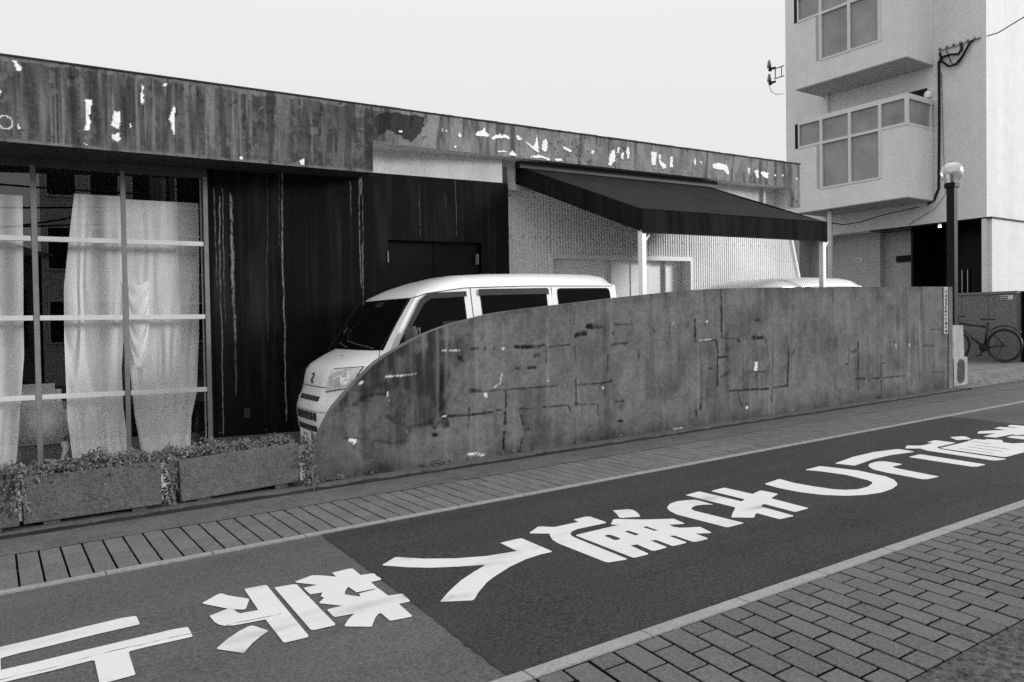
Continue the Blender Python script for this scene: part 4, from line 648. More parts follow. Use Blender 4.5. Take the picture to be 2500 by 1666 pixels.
b = MB(); n = 60; b.v = [pt((FL[0]+(FR[0]-FL[0])*i/n, 6.6-.004*math.sin(i*1.7)), (zft(FL)+(zft(FR)-zft(FL))*i/n)-( .27 if k else -.004)) for i in range(n+1) for k in (0, 1)]; b.f = [(2*i, 2*i+2, 2*i+3, 2*i+1) for i in range(n)]; b.build('valance', m_awn_f, aw, off=l)
b = MB(); b.add([pt(FL, zft(FL)), pt(BLc, zbt(BLc)), pt(BLc, zbb(BLc)), pt(FL, zfb(FL))], [(0,1,2,3)]); b.build('side_panel', m_awn_f, aw, off=l)
b = MB(); b.add([pt(FR, zft(FR)), pt(BRc, zbt(BRc)), pt(BRc, zbb(BRc)), pt(FR, zfb(FR))], [(0,1,2,3)]); b.build('side_panel', m_awn_f, aw, off=l)
b = MB(); b.tube([pt(FL, zft(FL)+.003), pt(FR, zft(FR)+.003)], .008, 6); b.tube([pt(FL, zfb(FL)), pt(FR, zfb(FR))], .007, 6); b.build('hem', m_awn, aw, off=l)
b = MB(); b.bar((FL[0]+.03, FL[1]+.03, zfb(FL)+.10), (FR[0]-.03, FR[1]+.03, zfb(FR)+.10), .04); b.bar(pt(BLc, zbb(BLc)+.05), pt(BRc, zbb(BRc)+.05), .04)
for p, q in ((FL, BLc), (FR, BRc), (((FL[0]+FR[0])/2, 6.6), ((BLc[0]+BRc[0])/2, 8.3))): b.bar((p[0]+(.03 if p == FL else -.03), p[1]+.05, zfb(p)+.12), (q[0]+(.03 if p == FL else -.03), q[1], zbb(q)+.12), .035)
b.build('frame', m_dark, aw, off=l)
b = MB(); b.box(BLc[0], BRc[0]+.3, 8.2, 8.31, 3.30, 3.386, slope=True); b.build('back_rail', m_dark, aw, off=l)
for x in (6.33, 9.808):
    MB().box(x-.038, x+.038, 6.61, 6.68, .03, 2.36, slope=True).build('post', m_white, aw, bevel=.006, off=l)
    b = MB(); b.bar((x+.03, 6.645, Z(x, 2.2)), (x+.13, 6.645, Z(x, 2.33)), .015); b.build('brace', m_white, aw, off=l)
# ================================================================== VANS (built once in local axes: x back from the nose, -y towards the street)
OUT = [(.14,.20,0),(.045,.205,0),(.012,.34,0),(0,.46,0),(0,.54,0),(.028,.63,0),(.062,.70,0),(.082,.80,0),(.092,.85,0),(.112,.905,0),(.158,.955,0),(.25,1.005,0),(.36,1.055,0),(.465,1.095,0),
       (.55,1.21,0),(.66,1.355,0),(.77,1.49,0),(.855,1.585,0),(.92,1.640,1),(1.05,1.705,1),(1.25,1.77,1),(1.5,1.825,1),(1.9,1.845,1),(2.4,1.852,1),(2.9,1.850,1),(3.2,1.844,1),(3.31,1.828,1),(3.375,1.70,0),(3.42,1.5,0),(3.445,1.0,0),(3.45,.6,0),(3.445,.3,0),(3.35,.21,0)]
WS0, WS1 = 13, 17
HWB = .7375
def hw(z): return HWB if z <= 1.0 else HWB-(z-1.0)*.119
def side_roof(x): return np.interp(x, [.855, 1.0, 1.45, 2.2, 3.31], [1.585, 1.635, 1.69, 1.705, 1.70])
def vpt(i, v):
    x, z, roof = OUT[i]; a = abs(v)
    if i <= 10: x += .20*a**3.2
    elif i <= WS1: x += .20*a**3.2*(1-(i-10)/(WS1-10)*.75)
    if i > 27: x -= .03*a**6
    if roof: zs = side_roof(x); z = zs+(z-zs)*(1-a**5)
    if i == 27: z = 1.70
    y = v*hw(z); return (x, y, z)
VV = [-1, -.995, -.98, -.95, -.90, -.84, -.75, -.6, -.4, -.2, 0, .2, .4, .6, .75, .84, .90, .95, .98, .995, 1]
van = thing('white_van', (2.55, 7.40, Z(2.55, .012)), 'white kei van parked nose left behind the curved end of the wall', 'van', 'white vans parked behind the wall', rot=(0, TILT, R(-2.4)))
b = MB(); NO = len(OUT)
for v in VV: b.v += [vpt(i, v) for i in range(NO)]
b.f = [(j*NO+i, j*NO+i+1, (j+1)*NO+i+1, (j+1)*NO+i) for j in range(len(VV)-1) for i in range(NO-1)]
b.f += [(j*NO, (j+1)*NO, (j+1)*NO+NO-1, j*NO+NO-1) for j in range(len(VV)-1)]
for v, rev in ((-1, 0), (1, 1)):
    lo = [vpt(i, v) for i in range(0, 11)]+[vpt(i, v) for i in range(29, NO)]; up = [vpt(i, v) for i in range(10, 30)]
    for l in (lo, up):
        k = len(b.v); b.v += l; b.f.append(tuple(range(k, k+len(l))))
body = b.build('body', m_van, van, smooth=False)
bm = bmesh.new(); bm.from_mesh(body.data); bmesh.ops.remove_doubles(bm, verts=bm.verts, dist=.0005); bmesh.ops.recalc_face_normals(bm, faces=bm.faces); bm.to_mesh(body.data); bm.free()
body.data.polygons.foreach_set('use_smooth', [True]*len(body.data.polygons))
for e in body.data.edges: pass
bm = bmesh.new(); bm.from_mesh(body.data)
for e in bm.edges:
    if len(e.link_faces) == 2 and e.calc_face_angle(0) > R(32): e.smooth = False
bm.to_mesh(body.data); bm.free()
def front_x(z): return np.interp(z, [p[1] for p in OUT[1:11]], [p[0] for p in OUT[1:11]])
def fp(v, z, e=.004): return (front_x(z)+.20*abs(v)**3.2-e, v*HWB, z)
def fpatch(name, mat, quad, e=.004, nu=8, nv=4, parent=None, smooth=True):
    """patch hugging the front: quad = (v,z) corners bl, br, tr, tl"""
    b = MB(); (a, c, d, f) = quad
    for j in range(nv+1):
        for i in range(nu+1):
            u, w = i/nu, j/nv; v = (a[0]*(1-u)+c[0]*u)*(1-w)+(f[0]*(1-u)+d[0]*u)*w; z = (a[1]*(1-u)+c[1]*u)*(1-w)+(f[1]*(1-u)+d[1]*u)*w; b.v.append(fp(v, z, e))
    b.f = [(j*(nu+1)+i, j*(nu+1)+i+1, (j+1)*(nu+1)+i+1, (j+1)*(nu+1)+i) for j in range(nv) for i in range(nu)]
    return b.build(name, mat, parent or van, smooth=smooth)
# windscreen
b = MB(); vs_ = np.linspace(-.91, .91, 15); NI = WS1-WS0
for v in vs_:
    for k in range(WS0, WS1+1):
        p = Vector(vpt(k, v)); t = (Vector(vpt(min(k+1, WS1), v))-Vector(vpt(max(k-1, WS0), v))).normalized(); n_ = Vector((-t.z, 0, t.x)); p += n_*.006; b.v.append(tuple(p))
b.f = [(j*(NI+1)+i, j*(NI+1)+i+1, (j+1)*(NI+1)+i+1, (j+1)*(NI+1)+i) for j in range(len(vs_)-1) for i in range(NI)]
ws = b.build('windscreen', m_vglass, van, smooth=True)
# mirror, dash top and visor glimpsed through the glass are replaced by pale shapes on the inside
def wsp(v, t, e=.009):
    k = WS0+t*(WS1-WS0); i = int(min(k, WS1-1)); f = k-i; p = Vector(vpt(i, v))*(1-f)+Vector(vpt(i+1, v))*f; d = (Vector(vpt(i+1, v))-Vector(vpt(i, v))).normalized(); return tuple(p+Vector((-d.z, 0, d.x))*e)
m_glint = M('glass_glimpse', .028, rough=.2, var=.2, bump=0)
b = MB(); b.add([wsp(-.16, .80), wsp(.12, .80), wsp(.12, .93), wsp(-.16, .93)], [(0,1,2,3)]); b.build('rear_view_mirror', m_glint, van, fix=False)
b = MB(); b.tube([wsp(.28+.16*math.cos(a), .36+.14*math.sin(a), .008) for a in np.linspace(-2.2, 1.5, 14)], .006, 5); b.build('steering_wheel', m_glint, van)
b = MB(); b.tube([wsp(-.75, .02, .02), wsp(-.2, .10, .02), wsp(.2, .16, .02)], .006, 5); b.tube([wsp(.05, .02, .02), wsp(.6, .12, .02)], .006, 5); b.build('wiper', m_vtrim, van)
# side glass and trims, both sides
def spoly(name, mat, pts, s, e=.004, parent=None):
    b = MB(); b.poly(pts, (), lambda x, z: (x, s*(hw(z)+e), z)); return b.build(name, mat, parent or van, fix=False)
def rpoly(pts, r, n=4):
    out = []; m = len(pts)
    for i in range(m):
        p = Vector((*pts[i], 0)); a = Vector((*pts[i-1], 0)); c = Vector((*pts[(i+1) % m], 0)); da = (a-p).normalized(); dc = (c-p).normalized(); rr = min(r, (a-p).length*.45, (c-p).length*.45)
        for k in range(n+1):
            t = k/n; q = (p+da*rr)*(1-t)**2+p*2*t*(1-t)+(p+dc*rr)*t*t; out.append((q.x, q.y))
    return out
W1 = [(.66, 1.06), (.70, 1.06), (1.45, 1.06), (1.425, 1.628), (1.05, 1.612), (.965, 1.555)]; W2 = [(1.655, 1.06), (2.435, 1.06), (2.42, 1.650), (1.63, 1.645)]; W3 = [(2.60, 1.06), (3.31, 1.06), (3.28, 1.655), (2.58, 1.655)]
for s in (-1, 1):
    for k, w in enumerate((W1, W2, W3)):
        fr = spoly('window_rubber', m_seam, rpoly([((x-c0)*1.03+c0, (z-1.35)*1.045+1.35) for x, z in w for c0 in [sum(p[0] for p in w)/len(w)]], .05), s, .003)
        g_ = spoly('side_window', m_vglass, rpoly(w, .045), s, .007)
    for pts in ([(.70, 1.17), (.735, 1.17), (.985, 1.525), (1.06, 1.575), (1.46, 1.592), (1.46, 1.645), (1.04, 1.632), (.945, 1.565)], [(1.60, 1.60), (2.40, 1.608), (2.455, 1.60), (2.455, 1.66), (2.43, 1.672), (1.60, 1.665)]):
        spoly('wind_deflector', m_visor, pts, s, .018)
    spoly('seat_glimpse', m_glint, [(.93, 1.20), (1.44, 1.215), (1.44, 1.255), (.95, 1.235)], s, .009); spoly('seat_glimpse', m_glint, [(1.18, 1.29), (1.40, 1.30), (1.41, 1.36), (1.17, 1.35)], s, .009); spoly('seat_glimpse', m_glint, [(1.75, 1.33), (2.0, 1.335), (2.0, 1.38), (1.74, 1.375)], s, .009)
    # gutter seam and door gaps
    b = MB(); gx = np.linspace(.83, 3.34, 26); b.tube([(x, s*(hw(side_roof(x))+.001), side_roof(x)-.012) for x in gx], .0045, 5); b.build('roof_gutter', m_seam, van)
    b = MB(); b.tube([(.83, s*(hw(1.55)+.001), 1.57), (.66, s*(hw(1.31)+.001), 1.31), (.50, s*(hw(1.1)+.001), 1.10), (.47, s*(HWB+.001), .92), (.49, s*(HWB+.001), .4)], .0035, 5); b.build('door_gap', m_seam, van)
    b = MB(); b.tube([(1.515, s*(hw(1.67)+.001), 1.675), (1.53, s*(hw(1.2)+.001), 1.2), (1.535, s*(HWB+.001), .35)], .0035, 5); b.build('door_gap', m_seam, van); b = MB(); b.tube([(2.50, s*(hw(1.67)+.001), 1.68), (2.52, s*(HWB+.001), .5)], .0035, 5); b.build('door_gap', m_seam, van)
    h = MB().box(1.36, 1.47, min(s*HWB, s*(HWB+.03)), max(s*HWB, s*(HWB+.03)), .93, .965); h.build('door_handle', m_van, van, bevel=.008)
    # door mirror
    mr = MB().obox((.775, s*(HWB+.115), 1.20), (1, 0, 0), (0, 1, 0), (0, 0, 1), .05, .08, .115).build('door_mirror', m_vtrim, van, smooth=True, bevel=.03)
    MB().obox((.827, s*(HWB+.115), 1.20), (1, 0, 0), (0, 1, 0), (0, 0, 1), .004, .066, .10).build('mirror_glass', m_mull, mr)
    MB().bar((.75, s*(HWB+.06), 1.10), (.68, s*(HWB-.01), 1.09), .05, .03).build('mirror_arm', m_vtrim, mr)
    spoly('mirror_sail', m_vtrim, [(.60, 1.0), (.80, 1.0), (.80, 1.13), (.735, 1.21)], s, .009)
    # headlamp
    q = [(s*.52, .725), (s*.955, .775), (s*.975, .955), (s*.55, .935)]
    if s > 0: q = [q[1], q[0], q[3], q[2]]
    fpatch('headlamp_surround', m_seam, [((v-s*.76)*1.05+s*.76, (z-.85)*1.07+.85) for v, z in q], .004, 10, 4)
    hl = fpatch('headlamp', m_lens, q, .010, 10, 5)
    b = MB(); a0 = [fp(s*(.83+.07*math.cos(a)), .855+.065*math.sin(a), .0125) for a in np.linspace(0, 2*math.pi, 18)[:-1]]; b.add(a0, [tuple(range(17))]); b.build('lamp_bowl', m_refl, hl, fix=False)
    b = MB(); b.add([fp(s*.728, .755, .0125), fp(s*.738, .755, .0125), fp(s*.752, .94, .0125), fp(s*.742, .94, .0125)], [(0,1,2,3)]); b.build('lamp_divider', m_refl, hl, fix=False)
    b = MB(); b.add([fp(s*.57, .92, .0125), fp(s*.74, .935, .0125), fp(s*.735, .87, .0125), fp(s*.66, .84, .0125)], [(0,1,2,3)]); b.build('lamp_bowl', m_refl, hl, fix=False)
    # wheels
    for wx in (.62, 3.02-.0):
        wh = MB().lathe([(.0, -.075), (.17, -.075), (.255, -.06), (.275, -.03), (.275, .03), (.255, .06), (.17, .075), (0, .075)], (0, 0, 0), 28); w_ = wh.build('wheel', m_rubber, van, smooth=True); w_.location = (wx, s*(HWB-.09), .25); w_.rotation_euler = (R(90), 0, 0)
        rm = MB().lathe([(0, .078*-s), (.05, .082*-s), (.16, .078*-s), (.17, .07*-s)], (0, 0, 0), 24).build('rim', m_aframe, w_, smooth=True)
    for wx in (.62, 3.02):
        b = MB(); b.add([(wx+.31*math.cos(a), s*(HWB+.002), .26+.31*math.sin(a)) for a in np.linspace(-.2, math.pi+.2, 22)], [tuple(range(22))])
        b.build('wheel_arch', m_seam, van, fix=False)
# grille slots and trims on the front
def slot(z0, z1, v0, v1, n):
    for k in range(n):
        a = v0+(v1-v0)*k/n; c = v0+(v1-v0)*(k+1)/n; g_ = (v1-v0)/n*.09; fpatch('grille_slot', m_seam, [(a+g_, z0), (c-g_, z0), (c-g_, z1), (a+g_, z1)], .004, 3, 2)
slot(.628, .674, -.40, .40, 7); slot(.443, .523, -.42, .42, 7); slot(.335, .393, -.40, .40, 7)
fpatch('bonnet_gap', m_seam, [(-.56, .757), (.56, .757), (.56, .764), (-.56, .764)], .004, 16, 1); fpatch('bumper_gap', m_seam, [(-.99, .532), (.99, .532), (.99, .537), (-.99, .537)], .003, 24, 1)
b = MB(); b.box(-.012, -.004, -.165, .165, .175, .335); plt_ = b.build('number_plate', m_sign, van, bevel=.003)
b = MB()
for cx, w_ in ((-.10, .03), (-.045, .03), (.02, .012), (.06, .03), (.115, .03)):
    b.box(-.0145, -.0125, cx-w_/2, cx-w_/2+.008, .195, .265); b.box(-.0145, -.0125, cx+w_/2-.008, cx+w_/2, .195, .265); b.box(-.0145, -.0125, cx-w_/2+.008, cx+w_/2-.008, .256, .265); b.box(-.0145, -.0125, cx-w_/2+.008, cx+w_/2-.008, .195, .204)
for cx in (-.07, -.045, .0, .025, .05): b.box(-.0145, -.0125, cx-.009, cx+.009, .285, .289); b.box(-.0145, -.0125, cx-.002, cx+.002, .292, .315); b.box(-.0145, -.0125, cx-.009, cx+.009, .300, .304)
b.build('plate_characters', m_ink, plt_)
ez = .838; es = [(.030, .034), (.0, .046), (-.030, .024), (.030, -.020), (.0, -.046), (-.030, -.034)]
b = MB(); b.tube([fp(y/HWB, ez+z, .008) for y, z in es], .0085, 6); b.build('emblem', m_vtrim, van, smooth=True)
b = MB(); b.lathe([(0, 0), (.012, 0), (.012, .006), (0, .006)], (.29, -.28, 1.048), 10); b.build('washer_jet', m_seam, van)
van2 = copy_tree(van); van2.location = (7.74, 7.50, Z(7.74, .0)); van2.rotation_euler = (0, TILT, 0); van2['label'] = 'second white van behind the awning post, only its roof above the wall'

# ================================================================== PLANTERS AND IVY
PL = []
def planter(x0, x1, y0, tilt, label):
    cx = (x0+x1)/2; t = thing('planter_box', (cx, y0+.17, Z(cx, .05)), label, 'planter', 'concrete planters below the shop window', rot=(0, TILT+tilt, 0)); w = (x1-x0)/2; zt = .335
    b = MB(); ch_ = .0
    b.box(-w, w, -.17, -.12, .02, zt); b.box(-w, w, .12, .17, .02, zt); b.box(-w, -w+.05, -.12, .12, .02, zt); b.box(w-.05, w, -.12, .12, .02, zt); b.box(-w+.05, w-.05, -.12, .12, .02, .10)
    o = b.build('trough', m_planter, t, bevel=.006)
    MB().box(-w+.055, w-.055, -.115, .115, .10, zt-.03).build('soil', m_soil_shade, t)
    for x in (-w+.12, w-.2): MB().box(x, x+.1, -.14, .14, -.03, .018).build('foot', m_strip, t)
    PL.append((x0, x1, y0, tilt)); return t
planter(1.172, 2.10, 6.27, -.03, 'rough grey concrete planter nearest the curved wall end')
planter(.155, 1.035, 6.23, .0, 'middle rough grey concrete planter below the shop window')
planter(-.80, .135, 6.20, .0, 'leftmost concrete planter cut off by the picture edge')
def leaf(b, p, n_, u, L, w):
    n_ = Vector(n_).normalized(); u = (Vector(u)-n_*Vector(u).dot(n_)).normalized(); v = n_.cross(u); p = Vector(p)
    b.add([p, p+u*L*.35+v*w+n_*.15*L, p+u*L*.75+v*w*.7, p+u*L-n_*.1*L, p+u*L*.75-v*w*.7, p+u*L*.35-v*w+n_*.15*L], [(0, 1, 2, 3), (0, 3, 4, 5)])
def ivy(x0, x1, y0, dens, hang, label, zt=.38, seed=0, hh=.06):
    rnd = random.Random(seed); cx = (x0+x1)/2; t = thing('ivy', (cx, y0+.17, Z(cx, .3)), label, 'ivy', 'ivy in the concrete planters'); l = tuple(t.location)
    b = MB(); s = MB()
    for k in range(int(dens*(x1-x0))):
        x = rnd.uniform(x0-.02, x1+.02); y = rnd.gauss(y0+.17, .085); hgt = .03*math.sin(x*9+seed)+.03*math.sin(x*23)+.01
        z = Z(x, zt+rnd.uniform(-.35, 1)*max(.03, hh+hgt*.7)-.9*max(0, y0-.0-y)); y = max(y, y0-.04)
        leaf(b, (x, y, z), (rnd.gauss(0, .7), rnd.gauss(-.5, .6), rnd.uniform(.2, 1)), (rnd.gauss(0, 1), rnd.gauss(-.5, 1), rnd.gauss(-.2, .6)), rnd.uniform(.014, .034), rnd.uniform(.006, .013))
    for k in range(hang):
        x = rnd.uniform(x0, x1); y = y0-.012; z = Z(x, zt-.01); pts = [(x, y0+.06, Z(x, zt+.03)), (x, y-.01, z+.01)]; L = abs(rnd.gauss(.05, .09))+.03; n = int(L/.03)+2
        for q in range(n):
            x += rnd.gauss(0, .012); z -= L/n; pts.append((x, y-rnd.uniform(.0, .012), z))
            if rnd.random() < .65: leaf(b, pts[-1], (rnd.gauss(0, .5), -1, rnd.gauss(.2, .4)), (rnd.gauss(0, 1), 0, rnd.gauss(-.6, .5)), rnd.uniform(.014, .03), rnd.uniform(.006, .012))
        s.tube(pts, .0014, 4, cap=False)
    for k in range(int(30*(x1-x0))):
        x = rnd.uniform(x0, x1); y = rnd.uniform(y0, y0+.25); z = Z(x, zt+rnd.uniform(0, .07)); a = rnd.uniform(0, 6.28); r = rnd.uniform(.05, .14)
        s.tube([(x, y, z), (x+r*math.cos(a)*.5, y+r*math.sin(a)*.3, z+rnd.uniform(.01, .05)), (x+r*math.cos(a), y+r*math.sin(a)*.5, z+rnd.uniform(-.02, .05))], .0016, 4, cap=False)
    put(b.build('foliage', m_leaf, t, fix=False, off=l)); s.build('stems', m_stem, t, fix=False, off=l); return t
ivy(1.16, 2.06, 6.34, 2300, 14, 'trimmed ivy growing in the planter nearest the curved wall end', .375, 1, .055)
ivy(.12, 1.14, 6.26, 3300, 40, 'dense ivy spilling over the middle planter', .385, 2)
ivy(-.82, .14, 6.20, 3400, 46, 'bushy ivy in the leftmost planter at the picture edge', .39, 3)
# trailing tuft between planter and wall, and the tuft in the gap between two planters
def tuft(x, y, z0, z1, n, w, label, seed):
    rnd = random.Random(seed); t = thing('trailing_ivy', (x, y, Z(x, z0)), label, 'ivy', 'ivy in the concrete planters'); l = tuple(t.location); b = MB(); s = MB()
    for k in range(n):
        q = rnd.random(); z = Z(x, z0+(z1-z0)*q); xx = x+rnd.gauss(0, w*(.6+.5*(1-q))); yy = y+rnd.gauss(0, .04)
        leaf(b, (xx, yy, z), (rnd.gauss(0, .6), -1, rnd.gauss(.3, .5)), (rnd.gauss(0, 1), 0, rnd.gauss(-.8, .6)), rnd.uniform(.02, .045), rnd.uniform(.006, .014))
    for k in range(7):
        xx = x+rnd.gauss(0, w*.5); s.tube([(xx, y, Z(x, z1)), (xx+rnd.gauss(0, .02), y-.02, Z(x, (z0+z1)/2)), (xx+rnd.gauss(0, .05), y-.02, Z(x, z0))], .002, 4, cap=False)
    b.build('foliage', m_leaf, t, fix=False, off=l); s.build('stems', m_stem, t, fix=False, off=l)
tuft(2.17, 6.24, .0, .42, 190, .028, 'dry ivy trailing down between right planter and curved wall', 5)
tuft(1.10, 6.30, .03, .42, 120, .025, 'ivy strands hanging in the gap between two planters', 6)
tuft(.135, 6.18, .14, .42, 80, .035, 'ivy clump hanging over the gap beside the leftmost planter', 8)
# weeds along the wall foot
b = MB(); rnd = random.Random(21)
for k in range(60):
    x = rnd.choice([rnd.gauss(3.35, .14), rnd.gauss(2.35, .1), rnd.uniform(2.3, 6)]); z = Z(x, .045)
    for q in range(4): leaf(b, (x+rnd.gauss(0, .012), 6.285+rnd.gauss(0, .006), z+rnd.uniform(0, .03)), (rnd.gauss(0, .6), -1, .6), (rnd.gauss(0, 1), -.3, rnd.uniform(.2, 1)), rnd.uniform(.01, .026), rnd.uniform(.004, .008))
put(b.build('weeds', m_leaf, fix=False, loc=(3.3, 6.28, Z(3.3, .04))), 'tiny weeds along the foot of the street wall', 'weeds', kind='stuff')
# wild growth behind the planters
b = MB()
for k in range(900):
    x = rnd.uniform(1.75, 2.5); y = rnd.uniform(6.75, 8.4); z = Z(x, .03+abs(rnd.gauss(0, .07)))
    leaf(b, (x, y, z), (rnd.gauss(0, .7), -.6, rnd.uniform(.2, 1)), (rnd.gauss(0, 1), rnd.gauss(0, 1), rnd.uniform(0, 1)), rnd.uniform(.02, .05), rnd.uniform(.006, .014))
put(b.build('ground_cover', m_leaf, fix=False, loc=(2.1, 7.5, Z(2.1, .03))), 'low ground cover between the planters and the black wall', 'ground cover', kind='stuff')
# ================================================================== TILED APARTMENT BUILDING ON THE RIGHT
XB, YB, XP = 18.0, 8.19, 16.86
ap = thing('apartment_building', (XB, YB, Z(XB, .15)), 'pale tiled apartment building with projecting window bays and dark entrance', 'building'); AL = tuple(ap.location)
TOPZ = 13.5
def abox(name, x0, x1, y0, y1, z0, z1, mat, parent=ap, **k): return MB().box(x0, x1, y0, y1, z0, z1).build(name, mat, parent, off=AL, **k)
abox('upper_wall', XB, 26, YB, 13.27, 3.58, TOPZ, m_tile)
# ground floor: recessed walls, pillar, entrance
abox('ground_wall', XB+.55, 26, 10.95, 13.2, .2, 3.575, m_tile_g)
abox('wall_return', XB+.02, XB+.55, 12.9, 13.2, .2, 3.575, m_tile_g)
abox('recessed_panel', XB+.75, 26, 10.2, 10.95, .2, 3.575, m_tile_g)
abox('entrance_back', XB+1.7, XB+1.8, 8.1, 10.2, .2, 3.575, m_entry)
abox('entrance_side', XB+.62, XB+1.75, 10.15, 10.2, .2, 3.57, m_entry)
abox('entrance_ceiling', XB+.03, XB+1.8, 8.1, 10.9, 3.55, 3.579, m_entry)
abox('ground_floor_slab', XB-.2, XB+3, 7.0, 13.4, .2, .5, m_stone)
abox('corner_pillar', XB+.03, 26, YB+.02-.0, YB+.12, 1.5, 3.578, m_tile)
b = MB().box(XB+.03, 26, 7.2, YB-.02, 1.0, 3.57)
# pale tiled ground-floor face under the street front
abox('street_front', XB+.10, 26, YB+.0-.06, YB+.018, 1.0, 3.56, m_tile)
for y in (8.62, 9.35):
    d = abox('glass_door', XB+1.62, XB+1.66, y-.34, y+.34, .5, 2.9, m_entry); 
for y in (8.80, 8.68):
    b = MB(); b.tube([(XB+1.55, y*1.075, 1.95+.0), (XB+1.55, y*1.075, 2.55)], .014, 8); b.build('door_pull', m_chrome, ap, off=AL)
abox('notice_board', XB+.70, XB+.745, 10.28, 10.62, 2.80, 2.95, m_entry)
for x, y, z in ((XB+.5, 9.45, 3.54), (XB+.45, 13.0, 3.50)):
    b = MB(); b.lathe([(0, -.02), (.03, -.02), (.034, 0.0)], (x, y, z), 12); b.build('downlight', m_lit, ap, off=AL)
abox('dark_passage', XB+.6, XB+.7, 13.2, 15.5, .2, 3.9, m_entry); abox('dark_passage', XB+.02, XB+4, 13.9, 14.0, .2, 3.9, m_entry)
sg_ = abox('name_plate', XB+.535, XB+.548, 11.42, 11.68, 2.86, 2.97, m_sign)
b = MB()
for k in range(5):
    y = 11.47+k*.042; b.box(XB+.531, XB+.534, y, y+.026, 2.895+.01*(k % 2), 2.902+.01*(k % 2)); b.box(XB+.531, XB+.534, y+.008, y+.014, 2.88, 2.945)
b.build('plate_characters', m_ink, sg_, off=AL)
# ---- window bays
def bay(z0, zt, zsill, zbig, nm):
    Y0, Y1 = 9.31, 12.15
    B = MB()
    # shell: tiled box with an opening band
    body = MB(); body.box(XP, XB-.002, Y0, Y1, z0, zbig); body.box(XP, XB-.002, Y0, 9.955, zbig+.001, zsill); body.box(XP, XB-.002, 11.47, Y1, zbig+.001, zsill)
    body.box(XP, XB-.002, 12.05, Y1, zsill+.001, zt); by = body.build('window_bay', m_tile, ap, off=AL)
    MB().box(XP+.006, XB-.004, Y0+.006, Y1-.006, z0-.02, z0-.001).build('bay_soffit', m_bsoff, by, off=AL)
    MB().box(XP-.01, XB-.002, Y0-.01, Y1+.01, zt+.001, zt+.07).build('bay_roof', m_aframe, by, off=AL)
    MB().box(XP-.002, XP+.05, 12.085, 12.17, zsill-.01, zt+.005).build('dark_slot', m_entry, by, off=AL)
    MB().box(XP-.004, XP+.01, 11.475, 11.56, zbig+.02, zsill-.03).build('reveal_shade', m_bsoff, by, off=AL)  # flat grey strip, shading of the recessed window's reveal painted on
    def pane(y0, y1, za, zb, x=XP+.035): return MB().box(x, x+.012, y0, y1, za, zb).build('pane', m_frost, by, off=AL)
    ys = [12.05, 11.435, 10.685, 9.935, 9.33]
    for a, c in zip(ys[:-1], ys[1:]): pane(c+.03, a-.03, zsill+.03, zt-.03)
    for a, c in ((ys[1], ys[2]), (ys[2], ys[3])): pane(c+.03, a-.03, zbig+.03, zsill-.03)
    fr = lambda y0, y1, za, zb, x0=XP-.012, x1=XP+.05: MB().box(x0, x1, y0, y1, za, zb).build('window_frame', m_aframe, by, off=AL)
    fr(9.30, 12.07, zt-.04, zt+.0); fr(11.47, 12.07, zsill-.025, zsill+.03); fr(9.36, 9.90, zsill-.025, zsill+.03); fr(9.97, 11.40, zsill-.03, zsill+.03)
    for y in (11.435, 10.685, 9.935): fr(y-.035, y+.035, zbig, zt-.041, XP-.014, XP+.052)
    fr(12.04, 12.075, zsill+.031, zt-.041); fr(9.97, 11.40, zbig-.01, zbig+.035)
    MB().box(XP-.014, XP+.07, 9.297, 9.358, zsill-.03, zt-.001).build('corner_post', m_aframe, by, off=AL)
    # short return window on the street side
    MB().box(XP+.08, XB-.14, 9.345, 9.357, zsill+.03, zt-.03).build('pane', m_frost, by, off=AL)
    f2 = lambda x0, x1, za, zb: MB().box(x0, x1, 9.30, 9.36, za, zb).build('window_frame', m_aframe, by, off=AL)
    f2(XP+.072, XB-.004, zt-.042, zt-.003); f2(XP+.072, XB-.004, zsill-.02, zsill+.03); f2(XB-.15, XB-.10, zsill+.031, zt-.043)
    return by
put(bay(4.09, 6.30, 5.70, 4.59, 'a'), 'lower window bay'); put(bay(7.17, 9.42, 8.82, 7.69, 'b'), 'upper window bay')
abox('wall_slot', XB-.012, XB+.02, 9.46, 9.92, 6.45, 6.69, m_entry)
b = MB(); b.lathe([(.0, 0), (.07, .02), (.085, .09), (.05, .16), (0, .17)], (XB-.10, 9.40, 6.42), 14); b.bar((XB, 9.40, 6.5), (XB-.1, 9.40, 6.5), .03); b.build('wall_lamp', m_white, ap, off=AL)
b = MB(); b.tube([(XB-.1, 11.97, 7.16), (XB-.06, 11.97, 7.1), (XB-.06, 11.97, 6.5)], .03, 8); b.build('drain_pipe', m_aframe, ap, off=AL)
b = MB(); b.tube([(17.0, 11.30, .35), (17.0, 11.30, 4.06)], .062, 14); b.build('drain_pipe', m_tile_g, ap, smooth=True, off=AL)
b = MB(); b.tube([(16.98, 11.25, 3.75), (17.1, 11.0, 3.68), (17.3, 10.7, 3.72), (17.6, 10.3, 3.86), (17.9, 9.6, 3.98)], .012, 6); b.build('slack_cable', m_cable, ap, off=AL)
